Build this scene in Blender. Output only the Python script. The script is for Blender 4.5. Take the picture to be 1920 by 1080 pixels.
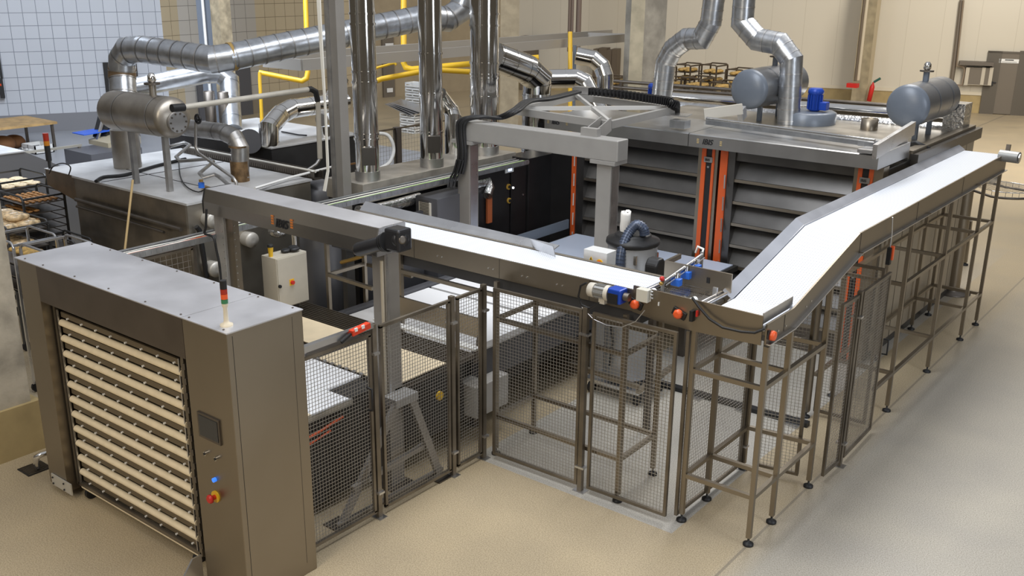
import bpy, bmesh, math, random
from mathutils import Vector, Matrix
random.seed(7)
for _o in list(bpy.data.objects): bpy.data.objects.remove(_o)
SC = bpy.context.scene
COL = SC.collection
# ------------------------------------------------------------------ camera
FPX, CX, CY, CH = 1866.35, 960.0, 552.49, 4.6
CAM = Vector((0, 0, CH))
ROT = (Matrix.Rotation(math.radians(38.04), 3, 'Z') @ Matrix.Rotation(math.radians(71.8546), 3, 'X')
       @ Matrix.Rotation(math.radians(0.58866), 3, 'Z'))
cd = bpy.data.cameras.new('camera'); cam = bpy.data.objects.new('camera', cd); COL.objects.link(cam)
cd.sensor_width = 36; cd.lens = FPX * 36 / 1920; cd.shift_y = (CY - 540) / 1920
cd.clip_end = 200
cam.matrix_world = Matrix.Translation(CAM) @ ROT.to_4x4()
SC.camera = cam
# ------------------------------------------------------------------ world, lights, exposure
SC.view_settings.view_transform = 'Standard'; SC.view_settings.look = 'None'
SC.view_settings.gamma = 1; SC.view_settings.use_curve_mapping = False
SC.view_settings.exposure = 0.06
w = bpy.data.worlds.new('hall_light'); SC.world = w; w.use_nodes = True
nt = w.node_tree; nt.nodes.clear()
tc = nt.nodes.new('ShaderNodeTexCoord'); sp = nt.nodes.new('ShaderNodeSeparateXYZ')
cr = nt.nodes.new('ShaderNodeValToRGB'); bg = nt.nodes.new('ShaderNodeBackground'); wo = nt.nodes.new('ShaderNodeOutputWorld')
nt.links.new(tc.outputs['Generated'], sp.inputs[0]); nt.links.new(sp.outputs['Z'], cr.inputs[0])
nt.links.new(cr.outputs[0], bg.inputs[0]); nt.links.new(bg.outputs[0], wo.inputs[0])
cr.color_ramp.elements[0].position = 0.0; cr.color_ramp.elements[0].color = (.10, .085, .065, 1)
cr.color_ramp.elements[1].position = 0.75; cr.color_ramp.elements[1].color = (.56, .58, .62, 1)
e = cr.color_ramp.elements.new(.25); e.color = (.17, .15, .125, 1)
bg.inputs[1].default_value = 0.75
def area(name, loc, size, power, color, target=None, sy=None):
    l = bpy.data.lights.new(name, 'AREA'); o = bpy.data.objects.new(name, l); COL.objects.link(o)
    l.energy = power; l.color = color; l.size = size
    if sy: l.shape = 'RECTANGLE'; l.size_y = sy
    o.location = loc
    if target is not None:
        d = Vector(target) - Vector(loc); o.rotation_euler = d.to_track_quat('-Z', 'Y').to_euler()
    return o
area('skylight_near', (-5.5, 6.5, 8.5), 3.0, 520, (.93, .96, 1.0), (-5.5, 8, 0), 7)
area('skylight_far', (-5.5, 17, 8.5), 3.0, 520, (1, .96, .90), (-5.5, 16, 0), 7)
area('skylight_left', (-15, 9, 8.5), 3.0, 1300, (.80, .88, 1.0), (-24, 13, 1), 7)
area('hall_lamps_right', (-4, 26, 8.5), 3.0, 1350, (1, .93, .82), (-8, 36, 2.5), 9)
area('hall_lamps_middle', (-17, 25, 8.5), 3.0, 130, (1, .90, .74), (-20, 32, 1), 7)
area('side_window', (4.5, 7, 5), 3.0, 270, (.86, .92, 1.0), (-4, 8, .5), 5)
area('front_fill', (-4, -3, 7.0), 3.0, 330, (1, .90, .74), (-6.5, 4, 1), 5)  # added unseen warm fill near the camera, brightens the canvas tray fronts

# ------------------------------------------------------------------ pixel -> point in the place (planes measured in metres)
def ray(x, y): return ROT @ Vector(((x - CX) / FPX, -(y - CY) / FPX, -1.0))
def Az(x, y, z=0.0): d = ray(x, y); return CAM + d * ((z - CH) / d.z)
def Ax(x, y, X): d = ray(x, y); return CAM + d * (X / d.x)
def Ay(x, y, Y): d = ray(x, y); return CAM + d * (Y / d.y)
def Ad(x, y, D): return CAM + ray(x, y) * D
def Ao(x, y, P):
    d = ray(x, y); return CAM + d * ((d.x * P[0] + d.y * P[1]) / (d.x ** 2 + d.y ** 2))

# ------------------------------------------------------------------ materials
MATS = {}
def mat(name, col, rough=.5, metal=0.0, noise=0, nscale=8, bump=0, bscale=60, emit=None, es=0, alpha=1, stretch=None, col2=None):
    if name in MATS: return MATS[name]
    m = bpy.data.materials.new(name); m.use_nodes = True; nt = m.node_tree; b = nt.nodes['Principled BSDF']
    b.inputs['Base Color'].default_value = (*col, 1); b.inputs['Roughness'].default_value = rough; b.inputs['Metallic'].default_value = metal
    t = nt.nodes.new('ShaderNodeTexCoord')
    vec = t.outputs['Object']
    if stretch:
        mp = nt.nodes.new('ShaderNodeMapping'); mp.inputs['Scale'].default_value = stretch; nt.links.new(vec, mp.inputs[0]); vec = mp.outputs[0]
    if noise:
        n = nt.nodes.new('ShaderNodeTexNoise'); n.inputs['Scale'].default_value = nscale; n.inputs['Detail'].default_value = 5
        nt.links.new(vec, n.inputs['Vector'])
        mx = nt.nodes.new('ShaderNodeMix'); mx.data_type = 'RGBA'
        c2 = col2 or tuple(max(0, c * (1 - noise)) for c in col)
        c1 = col if col2 else tuple(min(1, c * (1 + noise)) for c in col)
        mx.inputs['A'].default_value = (*c2, 1); mx.inputs['B'].default_value = (*c1, 1)
        r = nt.nodes.new('ShaderNodeMapRange'); r.inputs[1].default_value = .35; r.inputs[2].default_value = .65
        nt.links.new(n.outputs['Fac'], r.inputs[0]); nt.links.new(r.outputs[0], mx.inputs['Factor'])
        nt.links.new(mx.outputs['Result'], b.inputs['Base Color'])
        if metal > .5:
            r2 = nt.nodes.new('ShaderNodeMapRange'); r2.inputs[3].default_value = rough * .8; r2.inputs[4].default_value = min(1, rough * 1.25)
            nt.links.new(n.outputs['Fac'], r2.inputs[0]); nt.links.new(r2.outputs[0], b.inputs['Roughness'])
    if bump:
        n2 = nt.nodes.new('ShaderNodeTexNoise'); n2.inputs['Scale'].default_value = bscale; nt.links.new(vec, n2.inputs['Vector'])
        bp = nt.nodes.new('ShaderNodeBump'); bp.inputs['Strength'].default_value = bump; bp.inputs['Distance'].default_value = .01
        nt.links.new(n2.outputs['Fac'], bp.inputs['Height']); nt.links.new(bp.outputs[0], b.inputs['Normal'])
    if emit: b.inputs['Emission Color'].default_value = (*emit, 1); b.inputs['Emission Strength'].default_value = es
    if alpha < 1: b.inputs['Alpha'].default_value = alpha
    MATS[name] = m; return m
STEEL = mat('brushed_steel', (.31, .27, .215), .36, .95, .05, 1.2)
STEELD = mat('dark_steel', (.17, .15, .13), .42, .9, .15, 4)
STEELB = mat('bright_steel', (.62, .62, .63), .28, .95, .08, 3)
CHROME = mat('polished_steel', (.72, .71, .69), .10, 1.0, .05, 2, bump=.08, bscale=3)
GALV = mat('galvanised_steel', (.50, .52, .55), .30, .9, .12, 9, bump=.10, bscale=22)
GALVD = mat('dull_galvanised_steel', (.40, .39, .38), .38, .9, .2, 5)
OVEN = mat('oven_steel', (.13, .126, .122), .33, .92, .1, 3)
TANK = mat('grey_tank_enamel', (.15, .175, .215), .34, .1)
TANKL = mat('stained_tank_steel', (.36, .33, .29), .38, .8, .2, 3)
PAINT = mat('grey_painted_steel', (.29, .27, .245), .42, .35, .05, 4)
PAINTL = mat('light_grey_paint', (.37, .36, .345), .42, .3, .04, 4)
BLKCAB = mat('black_cabinet_paint', (.022, .021, .022), .35, .2, .1, 4)
GREYCAB = mat('grey_cabinet_paint', (.10, .10, .11), .45, .2)
BEIGE = mat('beige_cabinet_paint', (.50, .46, .38), .5, .05, .05, 4)
DUSTY = mat('dusty_sheet_metal', (.50, .49, .47), .45, .55, .22, 3.5)
BROWNST = mat('soiled_steel', (.22, .19, .15), .42, .8, .25, 3)
RUST = mat('scorched_metal', (.19, .12, .06), .5, .7, .4, 12)
BLACK = mat('black_rubber', (.012, .012, .013), .5)
DARK = mat('dark_interior', (.02, .018, .016), .7)
WHITE = mat('white_plastic', (.80, .80, .78), .4)
CREAM = mat('cream_canvas', (.85, .72, .50), .85, 0, .04, 12)
SHEET = mat('cream_sheet', (.75, .62, .42), .8, 0, .05, 5)
BLUE = mat('blue_motor_paint', (.01, .06, .42), .35, .1)
BLUEL = mat('bright_blue_plastic', (.02, .14, .62), .4)
ORANGE = mat('orange_paint', (.62, .10, .02), .45)
ORANGEC = mat('orange_cap', (.85, .12, .03), .35)
RED = mat('red_plastic', (.55, .02, .015), .35)
YELLOW = mat('yellow_paint', (.78, .47, .02), .4)
GREEN = mat('green_lens', (.05, .22, .10), .3)
HOSE = mat('blue_grey_hose', (.07, .09, .14), .3, .2)
DRUM = mat('grey_drum_enamel', (.38, .39, .41), .35, .2)
WOOD = mat('worktop_wood', (.50, .32, .13), .6, 0, .2, 6)
STICK = mat('broom_handle_wood', (.62, .45, .22), .6)
CONC = mat('cast_concrete', (.30, .28, .24), .85, 0, .25, 3, bump=.3, bscale=30)
CONCW = mat('ochre_render', (.38, .29, .14), .8, 0, .12, 3)
CABLE = mat('white_cable', (.70, .68, .62), .5)
CABLEG = mat('green_cable', (.20, .38, .05), .5)
COPPER = mat('copper_pipe', (.50, .26, .10), .3, .9)
SCREENM = mat('screen_glass', (.03, .032, .035), .15)
SCREENL = mat('lit_display', (.5, .6, .8), .3, emit=(.55, .65, .9), es=1.5)
BREADW = mat('floured_bread', (.72, .58, .38), .8, 0, .25, 25)
BREADB = mat('brown_bread', (.36, .17, .05), .6, 0, .35, 30)
BREADG = mat('golden_bread', (.52, .33, .10), .7, 0, .3, 25)
WRAP = mat('plastic_wrapped_bread', (.58, .43, .25), .18, 0, .45, 16, bump=.5, bscale=25)
FOIL = mat('foil_lagging', (.62, .62, .62), .25, 1, .15, 8, bump=1.0, bscale=22)
PAPER = mat('paper_towel', (.82, .80, .76), .9)
GREYTXT = mat('black_lettering', (.012, .012, .014), .5)
AMBER = mat('amber_lens', (.60, .22, .02), .3)
TABBL = mat('blue_sheet', (.02, .10, .55), .5)
CARD = mat('cardboard', (.38, .24, .11), .8)
DOORM = mat('grey_brown_door', (.155, .13, .10), .5)
DOORG = mat('grey_roller_door', (.10, .10, .11), .5)

def belt_mat():
    m = bpy.data.materials.new('white_belt'); m.use_nodes = True; nt = m.node_tree; b = nt.nodes['Principled BSDF']
    b.inputs['Roughness'].default_value = .45
    t = nt.nodes.new('ShaderNodeTexCoord'); mp = nt.nodes.new('ShaderNodeMapping'); mp.inputs['Scale'].default_value = (38, 38, 38)
    v = nt.nodes.new('ShaderNodeTexVoronoi'); v.inputs['Scale'].default_value = 1; v.inputs['Randomness'].default_value = 0
    v.voronoi_dimensions = '2D'
    r = nt.nodes.new('ShaderNodeValToRGB'); r.color_ramp.elements[0].position = .17; r.color_ramp.elements[0].color = (.34, .37, .42, 1)
    r.color_ramp.elements[1].position = .28; r.color_ramp.elements[1].color = (.76, .79, .85, 1)
    nt.links.new(t.outputs['Object'], mp.inputs[0]); nt.links.new(mp.outputs[0], v.inputs['Vector'])
    nt.links.new(v.outputs['Distance'], r.inputs[0]); nt.links.new(r.outputs[0], b.inputs['Base Color'])
    return m
BELT = belt_mat()

def tile_mat(name, col, line, sx, sz):
    m = bpy.data.materials.new(name); m.use_nodes = True; nt = m.node_tree; b = nt.nodes['Principled BSDF']
    b.inputs['Roughness'].default_value = .3
    t = nt.nodes.new('ShaderNodeTexCoord')
    br = nt.nodes.new('ShaderNodeTexBrick'); br.offset = 0; br.inputs['Scale'].default_value = 1
    br.inputs['Color1'].default_value = (*col, 1); br.inputs['Color2'].default_value = (*[c * .95 for c in col], 1); br.inputs['Mortar'].default_value = (*line, 1)
    br.inputs['Brick Width'].default_value = sx; br.inputs['Row Height'].default_value = sz; br.inputs['Mortar Size'].default_value = .008
    br.inputs['Mortar Smooth'].default_value = .1
    nt.links.new(t.outputs['UV'], br.inputs['Vector']); nt.links.new(br.outputs['Color'], b.inputs['Base Color'])
    return m
TILEW = tile_mat('white_wall_tiles', (.62, .64, .68), (.22, .24, .28), .35, .35)
TILEY = tile_mat('cream_wall_tiles', (.56, .47, .32), (.20, .16, .10), .42, .42)
TILEG = tile_mat('grey_cream_wall_tiles', (.50, .47, .42), (.20, .19, .17), .42, .42)
PANELM = tile_mat('cream_wall_panels', (.62, .57, .47), (.50, .45, .36), 1.15, 60)

def floor_mat():
    m = bpy.data.materials.new('speckled_floor_coating'); m.use_nodes = True; nt = m.node_tree; b = nt.nodes['Principled BSDF']
    N = nt.nodes.new; L = nt.links.new
    t = N('ShaderNodeTexCoord'); sep = N('ShaderNodeSeparateXYZ'); L(t.outputs['Object'], sep.inputs[0])
    def math_(op, a, b2, clamp=False):
        n = N('ShaderNodeMath'); n.operation = op; n.use_clamp = clamp
        for i, v in enumerate((a, b2)):
            if isinstance(v, (int, float)): n.inputs[i].default_value = v
            else: L(v, n.inputs[i])
        return n.outputs[0]
    # greyer right of joint and in cell: part repair, mostly painted window reflection
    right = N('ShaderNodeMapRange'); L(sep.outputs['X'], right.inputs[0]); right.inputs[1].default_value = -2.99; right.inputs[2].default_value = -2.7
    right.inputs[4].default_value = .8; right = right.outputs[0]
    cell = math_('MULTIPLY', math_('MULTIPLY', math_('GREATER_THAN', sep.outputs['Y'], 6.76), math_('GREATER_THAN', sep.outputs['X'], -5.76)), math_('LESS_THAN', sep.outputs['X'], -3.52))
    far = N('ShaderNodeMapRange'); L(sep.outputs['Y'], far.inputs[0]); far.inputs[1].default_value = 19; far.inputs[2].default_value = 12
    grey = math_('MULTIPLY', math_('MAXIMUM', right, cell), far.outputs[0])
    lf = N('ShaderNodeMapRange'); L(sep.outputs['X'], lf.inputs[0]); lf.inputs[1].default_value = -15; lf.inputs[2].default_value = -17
    n1 = N('ShaderNodeTexNoise'); n1.inputs['Scale'].default_value = 1.1; n1.inputs['Detail'].default_value = 4; L(t.outputs['Object'], n1.inputs['Vector'])
    n2 = N('ShaderNodeTexNoise'); n2.inputs['Scale'].default_value = 95; n2.inputs['Detail'].default_value = 3; L(t.outputs['Object'], n2.inputs['Vector'])
    def mix(f, a, b2, bt='MIX'):
        x = N('ShaderNodeMix'); x.data_type = 'RGBA'; x.blend_type = bt
        if isinstance(f, (int, float)): x.inputs['Factor'].default_value = f
        else: L(f, x.inputs['Factor'])
        for k, v in (('A', a), ('B', b2)):
            if isinstance(v, tuple): x.inputs[k].default_value = (*v, 1)
            else: L(v, x.inputs[k])
        return x.outputs['Result']
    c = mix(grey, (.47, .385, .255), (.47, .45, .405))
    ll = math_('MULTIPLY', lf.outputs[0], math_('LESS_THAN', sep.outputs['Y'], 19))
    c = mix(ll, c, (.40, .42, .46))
    r1 = N('ShaderNodeValToRGB'); r1.color_ramp.elements[0].color = (.88, .88, .90, 1); r1.color_ramp.elements[1].color = (1.05, 1.04, 1.02, 1)
    r1.color_ramp.elements[0].position = .3; r1.color_ramp.elements[1].position = .7; L(n1.outputs['Fac'], r1.inputs[0])
    c = mix(1.0, c, r1.outputs[0], 'MULTIPLY')
    r2 = N('ShaderNodeValToRGB'); r2.color_ramp.elements[0].color = (.66, .64, .60, 1); r2.color_ramp.elements[1].color = (1.1, 1.1, 1.1, 1)
    r2.color_ramp.elements[0].position = .35; r2.color_ramp.elements[1].position = .62; L(n2.outputs['Fac'], r2.inputs[0])
    c = mix(.9, c, r2.outputs[0], 'MULTIPLY')
    # saw-cut joints
    d = math_('ABSOLUTE', math_('ADD', sep.outputs['X'], 2.93), 0); j = math_('LESS_THAN', d, .012)
    gx = math_('LESS_THAN', math_('ABSOLUTE', math_('SUBTRACT', math_('MODULO', math_('ADD', sep.outputs['X'], 62.93), 5.0), 0.02), 0), .03)
    j = math_('MAXIMUM', j, math_('MULTIPLY', gx, math_('GREATER_THAN', sep.outputs['Y'], 18)))
    c = mix(math_('MULTIPLY', j, .55), c, (.16, .14, .11))
    L(c, b.inputs['Base Color']); b.inputs['Roughness'].default_value = .42
    r3 = N('ShaderNodeMapRange'); r3.inputs[3].default_value = .32; r3.inputs[4].default_value = .55; L(n1.outputs['Fac'], r3.inputs[0]); L(r3.outputs[0], b.inputs['Roughness'])
    return m

# ------------------------------------------------------------------ mesh builder
class MB:
    def __init__(s): s.v = []; s.f = []; s.sm = []; s.uv = None
    def add(s, vs, fs, smooth=False):
        o = len(s.v); s.v += [tuple(v) for v in vs]; s.f += [tuple(i + o for i in f) for f in fs]; s.sm += [smooth] * len(fs); return s
    def box(s, x0, x1, y0, y1, z0, z1):
        vs = [(x, y, z) for z in (z0, z1) for y in (y0, y1) for x in (x0, x1)]
        return s.add(vs, [(0, 2, 3, 1), (4, 5, 7, 6), (0, 1, 5, 4), (2, 6, 7, 3), (0, 4, 6, 2), (1, 3, 7, 5)])
    def cbox(s, c, sx, sy, sz, rot=None):
        vs = []
        for z in (-.5, .5):
            for y in (-.5, .5):
                for x in (-.5, .5):
                    v = Vector((x * sx, y * sy, z * sz))
                    if rot is not None: v = rot @ v
                    vs.append(v + Vector(c))
        return s.add(vs, [(0, 2, 3, 1), (4, 5, 7, 6), (0, 1, 5, 4), (2, 6, 7, 3), (0, 4, 6, 2), (1, 3, 7, 5)])
    def bar(s, p, q, w, h=None, up=(0, 0, 1)):
        p, q = Vector(p), Vector(q); h = h or w; d = (q - p)
        if d.length < 1e-6: return s
        d.normalize(); u = Vector(up)
        if abs(d.dot(u)) > .98: u = Vector((0, 1, 0))
        a = d.cross(u).normalized(); b = a.cross(d).normalized()
        vs = [c + a * (i * w / 2) + b * (j * h / 2) for c in (p, q) for i, j in ((-1, -1), (1, -1), (1, 1), (-1, 1))]
        return s.add(vs, [(3, 2, 1, 0), (4, 5, 6, 7), (0, 1, 5, 4), (1, 2, 6, 5), (2, 3, 7, 6), (3, 0, 4, 7)])
    def prism(s, poly, axis, a, b):
        n = len(poly); vs = []
        for t in (a, b):
            for u, v in poly:
                vs.append({'x': (t, u, v), 'y': (u, t, v), 'z': (u, v, t)}[axis])
        fs = [tuple(range(n))[::-1], tuple(range(n, 2 * n))] + [(i, (i + 1) % n, (i + 1) % n + n, i + n) for i in range(n)]
        return s.add(vs, fs)
    def cyl(s, p, q, r, r2=None, n=20, caps=True):
        p, q = Vector(p), Vector(q); r2 = r if r2 is None else r2; d = (q - p).normalized()
        u = Vector((0, 0, 1)) if abs(d.z) < .9 else Vector((1, 0, 0))
        a = d.cross(u).normalized(); b = d.cross(a).normalized(); vs = []
        for c, rr in ((p, r), (q, r2)):
            for i in range(n):
                t = 2 * math.pi * i / n; vs.append(c + a * (math.cos(t) * rr) + b * (math.sin(t) * rr))
        s.add(vs, [(i, i + n, (i + 1) % n + n, (i + 1) % n) for i in range(n)], True)
        if caps:
            s.add(vs[:n], [tuple(range(n))]); s.add(vs[n:], [tuple(range(n))[::-1]])
        return s
    def tube(s, path, r, n=12, caps=True, smooth=True, sharp=False):
        P = [Vector(p) for p in path]; rings = []
        d0 = (P[1] - P[0]).normalized(); u = Vector((0, 0, 1)) if abs(d0.z) < .9 else Vector((1, 0, 0))
        a = d0.cross(u).normalized(); prev = d0
        for i, p in enumerate(P):
            din = (P[i] - P[i - 1]).normalized() if i else (P[1] - P[0]).normalized()
            dout = (P[i + 1] - P[i]).normalized() if i < len(P) - 1 else din
            if i:
                q = prev.rotation_difference(din); a = q @ a; prev = din
            b = din.cross(a).normalized()
            nrm = (din + dout)
            nrm = nrm.normalized() if nrm.length > 1e-4 else din
            ring = []
            for k in range(n):
                t = 2 * math.pi * k / n; o = a * (math.cos(t) * r) + b * (math.sin(t) * r)
                den = din.dot(nrm)
                if abs(den) > .2: o = o - din * (o.dot(nrm) / den)
                ring.append(p + o)
            rings.append(ring)
        if sharp:
            for ra, rb_ in zip(rings, rings[1:]): s.add(ra + rb_, [(i, (i + 1) % n, (i + 1) % n + n, i + n) for i in range(n)], True)
            if caps: s.add(rings[0], [tuple(range(n))[::-1]]); s.add(rings[-1], [tuple(range(n))])
            return s
        vs = [v for rg in rings for v in rg]
        fs = [(j * n + i, j * n + (i + 1) % n, (j + 1) * n + (i + 1) % n, (j + 1) * n + i) for j in range(len(P) - 1) for i in range(n)]
        s.add(vs, fs, smooth)
        if caps: s.add(rings[0], [tuple(range(n))[::-1]]); s.add(rings[-1], [tuple(range(n))])
        return s
    def bands(s, path, r, step, w=.016, t=1.035, n=24, start=.05):
        P = [Vector(p) for p in path]
        for a, b in zip(P, P[1:]):
            L = (b - a).length; d = (b - a) / L; k = start
            while k < L - .03:
                s.cyl(a + d * (k - w / 2), a + d * (k + w / 2), r * t, n=n, caps=False); k += step
        return s
    def lathe(s, prof, base, axis=(0, 0, 1), n=28):
        ax = Vector(axis).normalized(); u = Vector((1, 0, 0)) if abs(ax.x) < .9 else Vector((0, 1, 0))
        a = ax.cross(u).normalized(); b = ax.cross(a); base = Vector(base); vs = []
        for r, h in prof:
            for k in range(n):
                t = 2 * math.pi * k / n; vs.append(base + ax * h + (a * math.cos(t) + b * math.sin(t)) * r)
        m = len(prof)
        s.add(vs, [(j * n + i, j * n + (i + 1) % n, (j + 1) * n + (i + 1) % n, (j + 1) * n + i) for j in range(m - 1) for i in range(n)], True)
        s.add(vs[:n], [tuple(range(n))]); s.add(vs[-n:], [tuple(range(n))[::-1]])
        return s
    def ball(s, c, r, sc=(1, 1, 1), n=12, m=8, seedv=0, rot=None):
        vs = []; rnd = random.Random(seedv)
        for j in range(m + 1):
            ph = math.pi * j / m
            for i in range(n):
                t = 2 * math.pi * i / n; k = 1 + (rnd.random() - .5) * (.12 if seedv else 0)
                v = Vector((math.sin(ph) * math.cos(t) * r * sc[0] * k, math.sin(ph) * math.sin(t) * r * sc[1] * k, math.cos(ph) * r * sc[2]))
                if rot is not None: v = rot @ v
                vs.append(Vector(c) + v)
        return s.add(vs, [(j * n + i, (j + 1) * n + i, (j + 1) * n + (i + 1) % n, j * n + (i + 1) % n) for j in range(m) for i in range(n)], True)
    def quad(s, a, b, c, d): return s.add([a, b, c, d], [(0, 1, 2, 3)])
    def build(s, name, m, parent=None, bevel=0, loc=None):
        off = Vector(loc) if loc is not None else (wloc(parent) if parent else Vector((0, 0, 0)))
        me = bpy.data.meshes.new(name)
        me.from_pydata([tuple(Vector(v) - off) for v in s.v], [], s.f); me.materials.append(m)
        me.polygons.foreach_set('use_smooth', s.sm); me.update()
        bm = bmesh.new(); bm.from_mesh(me); bmesh.ops.recalc_face_normals(bm, faces=bm.faces); bm.to_mesh(me); bm.free()
        o = bpy.data.objects.new(name, me); COL.objects.link(o)
        if loc is not None: o.location = loc
        if parent: o.parent = parent
        if bevel:
            bv = o.modifiers.new('bevel', 'BEVEL'); bv.width = bevel; bv.segments = 2; bv.limit_method = 'ANGLE'
        return o
WL = {}
def wloc(o):
    while o.parent: o = o.parent
    return Vector(WL.get(o, o.location))
def tag(o, label, cat, group=None, kind=None):
    o['label'] = label; o['category'] = cat
    if group: o['group'] = group
    if kind: o['kind'] = kind
    return o
def thing(name, label, cat, loc, group=None):
    o = bpy.data.objects.new(name, None); COL.objects.link(o); o.location = loc; o.empty_display_size = .1
    WL[o] = Vector(loc); return tag(o, label, cat, group)
def solo(name, mb, m, label, cat, loc=None, group=None, bevel=0, kind=None):
    if loc is None:
        xs = [v[0] for v in mb.v]; ys = [v[1] for v in mb.v]; zs = [v[2] for v in mb.v]
        loc = ((min(xs) + max(xs)) / 2, (min(ys) + max(ys)) / 2, min(zs))
    return tag(mb.build(name, m, None, bevel, loc), label, cat, group, kind)
def struct(name, mb, m, parent=None):
    o = mb.build(name, m, parent)
    if not parent: o['kind'] = 'structure'
    return o
def copy_tree(o, loc, label=None, group=None):
    r = o.copy(); COL.objects.link(r); r.location = loc; WL[r] = Vector(loc)
    if label: r['label'] = label
    if group: r['group'] = group
    for ch in list(o.children):
        c = ch.copy(); COL.objects.link(c); c.parent = r
        for g in list(ch.children):
            d = g.copy(); COL.objects.link(d); d.parent = c
    return r
def letters(body, p, ux, uy, size, m, parent, name='lettering', shear=.25, depth=.002):
    """flat raised lettering: p = left-bottom corner, ux / uy = directions of writing"""
    cu = bpy.data.curves.new('t', 'FONT'); cu.body = body; cu.size = size; cu.shear = shear; cu.extrude = depth; cu.offset = size * .02
    t = bpy.data.objects.new('t', cu); COL.objects.link(t)
    dg = bpy.context.evaluated_depsgraph_get(); me = bpy.data.meshes.new_from_object(t.evaluated_get(dg))
    bpy.data.objects.remove(t)
    ux, uy = Vector(ux).normalized(), Vector(uy).normalized(); uz = ux.cross(uy)
    off = Vector(p) - (wloc(parent) if parent else Vector((0, 0, 0)))
    for v in me.vertices: v.co = off + ux * v.co.x + uy * v.co.y + uz * v.co.z
    me.materials.clear(); me.materials.append(m)
    o = bpy.data.objects.new(name, me); COL.objects.link(o)
    if parent: o.parent = parent
    return o
def each(name, m, parent, pieces, bevel=0):
    return [p.build(name, m, parent, bevel) for p in pieces]
XH, YH, ZH = Vector((1, 0, 0)), Vector((0, 1, 0)), Vector((0, 0, 1))
# ================================================================== THE SETTING
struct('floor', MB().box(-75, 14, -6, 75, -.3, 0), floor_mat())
def wallslab(name, A, B, z0, z1, m, t=.2, out=0.0, parent=None):
    A, B = Vector((A[0], A[1], 0)), Vector((B[0], B[1], 0)); d = (B - A); L = d.length; d.normalize()
    n = Vector((d.y, -d.x, 0))                       # towards the camera side
    if n.dot(-A) < 0: n = -n
    A = A + n * out; B = B + n * out
    vs = [A + ZH * z0, B + ZH * z0, B + ZH * z1, A + ZH * z1]; vs += [v - n * t for v in vs]
    mb = MB().add(vs, [(0, 1, 2, 3), (7, 6, 5, 4), (0, 4, 5, 1), (3, 2, 6, 7), (0, 3, 7, 4), (1, 5, 6, 2)])
    o = mb.build(name, m, parent)
    uv = o.data.uv_layers.new(name='UVMap')
    off = o.matrix_world.translation
    for lp in o.data.loops:
        p = Vector(mb.v[lp.vertex_index]); uv.data[lp.index].uv = ((Vector((p.x, p.y, 0)) - A).dot(d) + 100, p.z + 10)
    if parent is None: o['kind'] = 'structure'
    return o
def hit(A, B, px, py=150):
    """point (z=0) where pixel column px meets the upright plane through A-B"""
    A, B = Vector(A), Vector(B); n = Vector((-(B - A).y, (B - A).x, 0)); d = ray(px, py)
    t = n.dot(A - CAM) / n.dot(d); P = CAM + d * t; P.z = 0; return P
LA, LB = Az(89, 247), Az(184, 242)
W0, W1 = hit(LA, LB, -220), hit(LA, LB, 314)
hl = Ao(184, 209, LB).z
wallslab('wall_left', W0, W1, hl, 9, TILEW)
wallslab('baseboard_left', W0, W1, 0, hl, mat('grey_wall_base', (.23, .23, .245), .6), .2, .02)
W2 = Az(352, 229); W3 = Az(640, 193); W4 = Az(700, 184)
RA = Az(1800, 210); hr = Ao(1800, 177, RA).z; RB = Az(1500, 162.5, hr); RB.z = 0
R0, R1 = hit(RA, RB, 2150), hit(RA, RB, 945)
wallslab('wall_back_return', W1, W2, 0, 9, TILEY)
W25 = hit(W2, W4, 487)
wallslab('wall_back', W25, W4, .5, 9, TILEY)
wallslab('wall_back_left', W2, W25, .5, 9, TILEG)
wallslab('baseboard_back', W2, W4, 0, .5, mat('brown_wall_base', (.26, .22, .16), .6), .2, .02)
wallslab('wall_far', W4, R1, 0, 9, mat('beige_hall_wall', (.36, .29, .19), .8, 0, .05, 3))
wallslab('wall_right', R1, R0, hr, 9, PANELM)
wallslab('baseboard_right', R1, R0, 0, hr, CONCW, .2, .02)
wallslab('trim_right', R1, R0, hr, hr + .12, mat('cream_rail', (.62, .56, .44), .6), .05, .05)
RD = (R0 - R1).normalized()                                      # along the right wall
RN = Vector((RD.y, -RD.x, 0)); RN = RN if RN.dot(-R0) > 0 else -RN
# door in the right wall
def wallpt(A, B, px, py): 
    A, B = Vector(A), Vector(B); n = Vector((-(B - A).y, (B - A).x, 0)); d = ray(px, py); return CAM + d * (n.dot(A - CAM) / n.dot(d))
def onwall(mb, A, B, x0, y0, x1, y1, t, out=.02, base=None, top=None):
    """box lying on the wall face, spanned by two picture corners"""
    P, Q = wallpt(A, B, x0, y0), wallpt(A, B, x1, y1); d = (Vector(B) - Vector(A)).normalized(); n = Vector((d.y, -d.x, 0))
    if n.dot(-Vector(A)) < 0: n = -n
    z0, z1 = min(P.z, Q.z), max(P.z, Q.z)
    if base is not None: z0 = base
    if top is not None: z1 = top
    a, b = Vector((P.x, P.y, 0)) + n * out, Vector((Q.x, Q.y, 0)) + n * out
    vs = [a + ZH * z0, b + ZH * z0, b + ZH * z1, a + ZH * z1]; vs += [v + n * t for v in vs]
    return mb.add(vs, [(3, 2, 1, 0), (4, 5, 6, 7), (0, 1, 5, 4), (3, 7, 6, 2), (0, 4, 7, 3), (1, 2, 6, 5)])
d1 = struct('door_1', onwall(MB(), RA, RB, 1862, 97, 1912, 213, .05, .06, .02), DOORM)
fr = MB()
onwall(fr, RA, RB, 1853, 95, 1861, 213, .08, .05, 0); onwall(fr, RA, RB, 1913, 95, 1925, 213, .08, .05, 0); onwall(fr, RA, RB, 1853, 95, 1925, 101, .08, .05)
f_ = fr.build('door_frame', mat('dark_door_frame', (.10, .085, .065), .5), d1)
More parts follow.
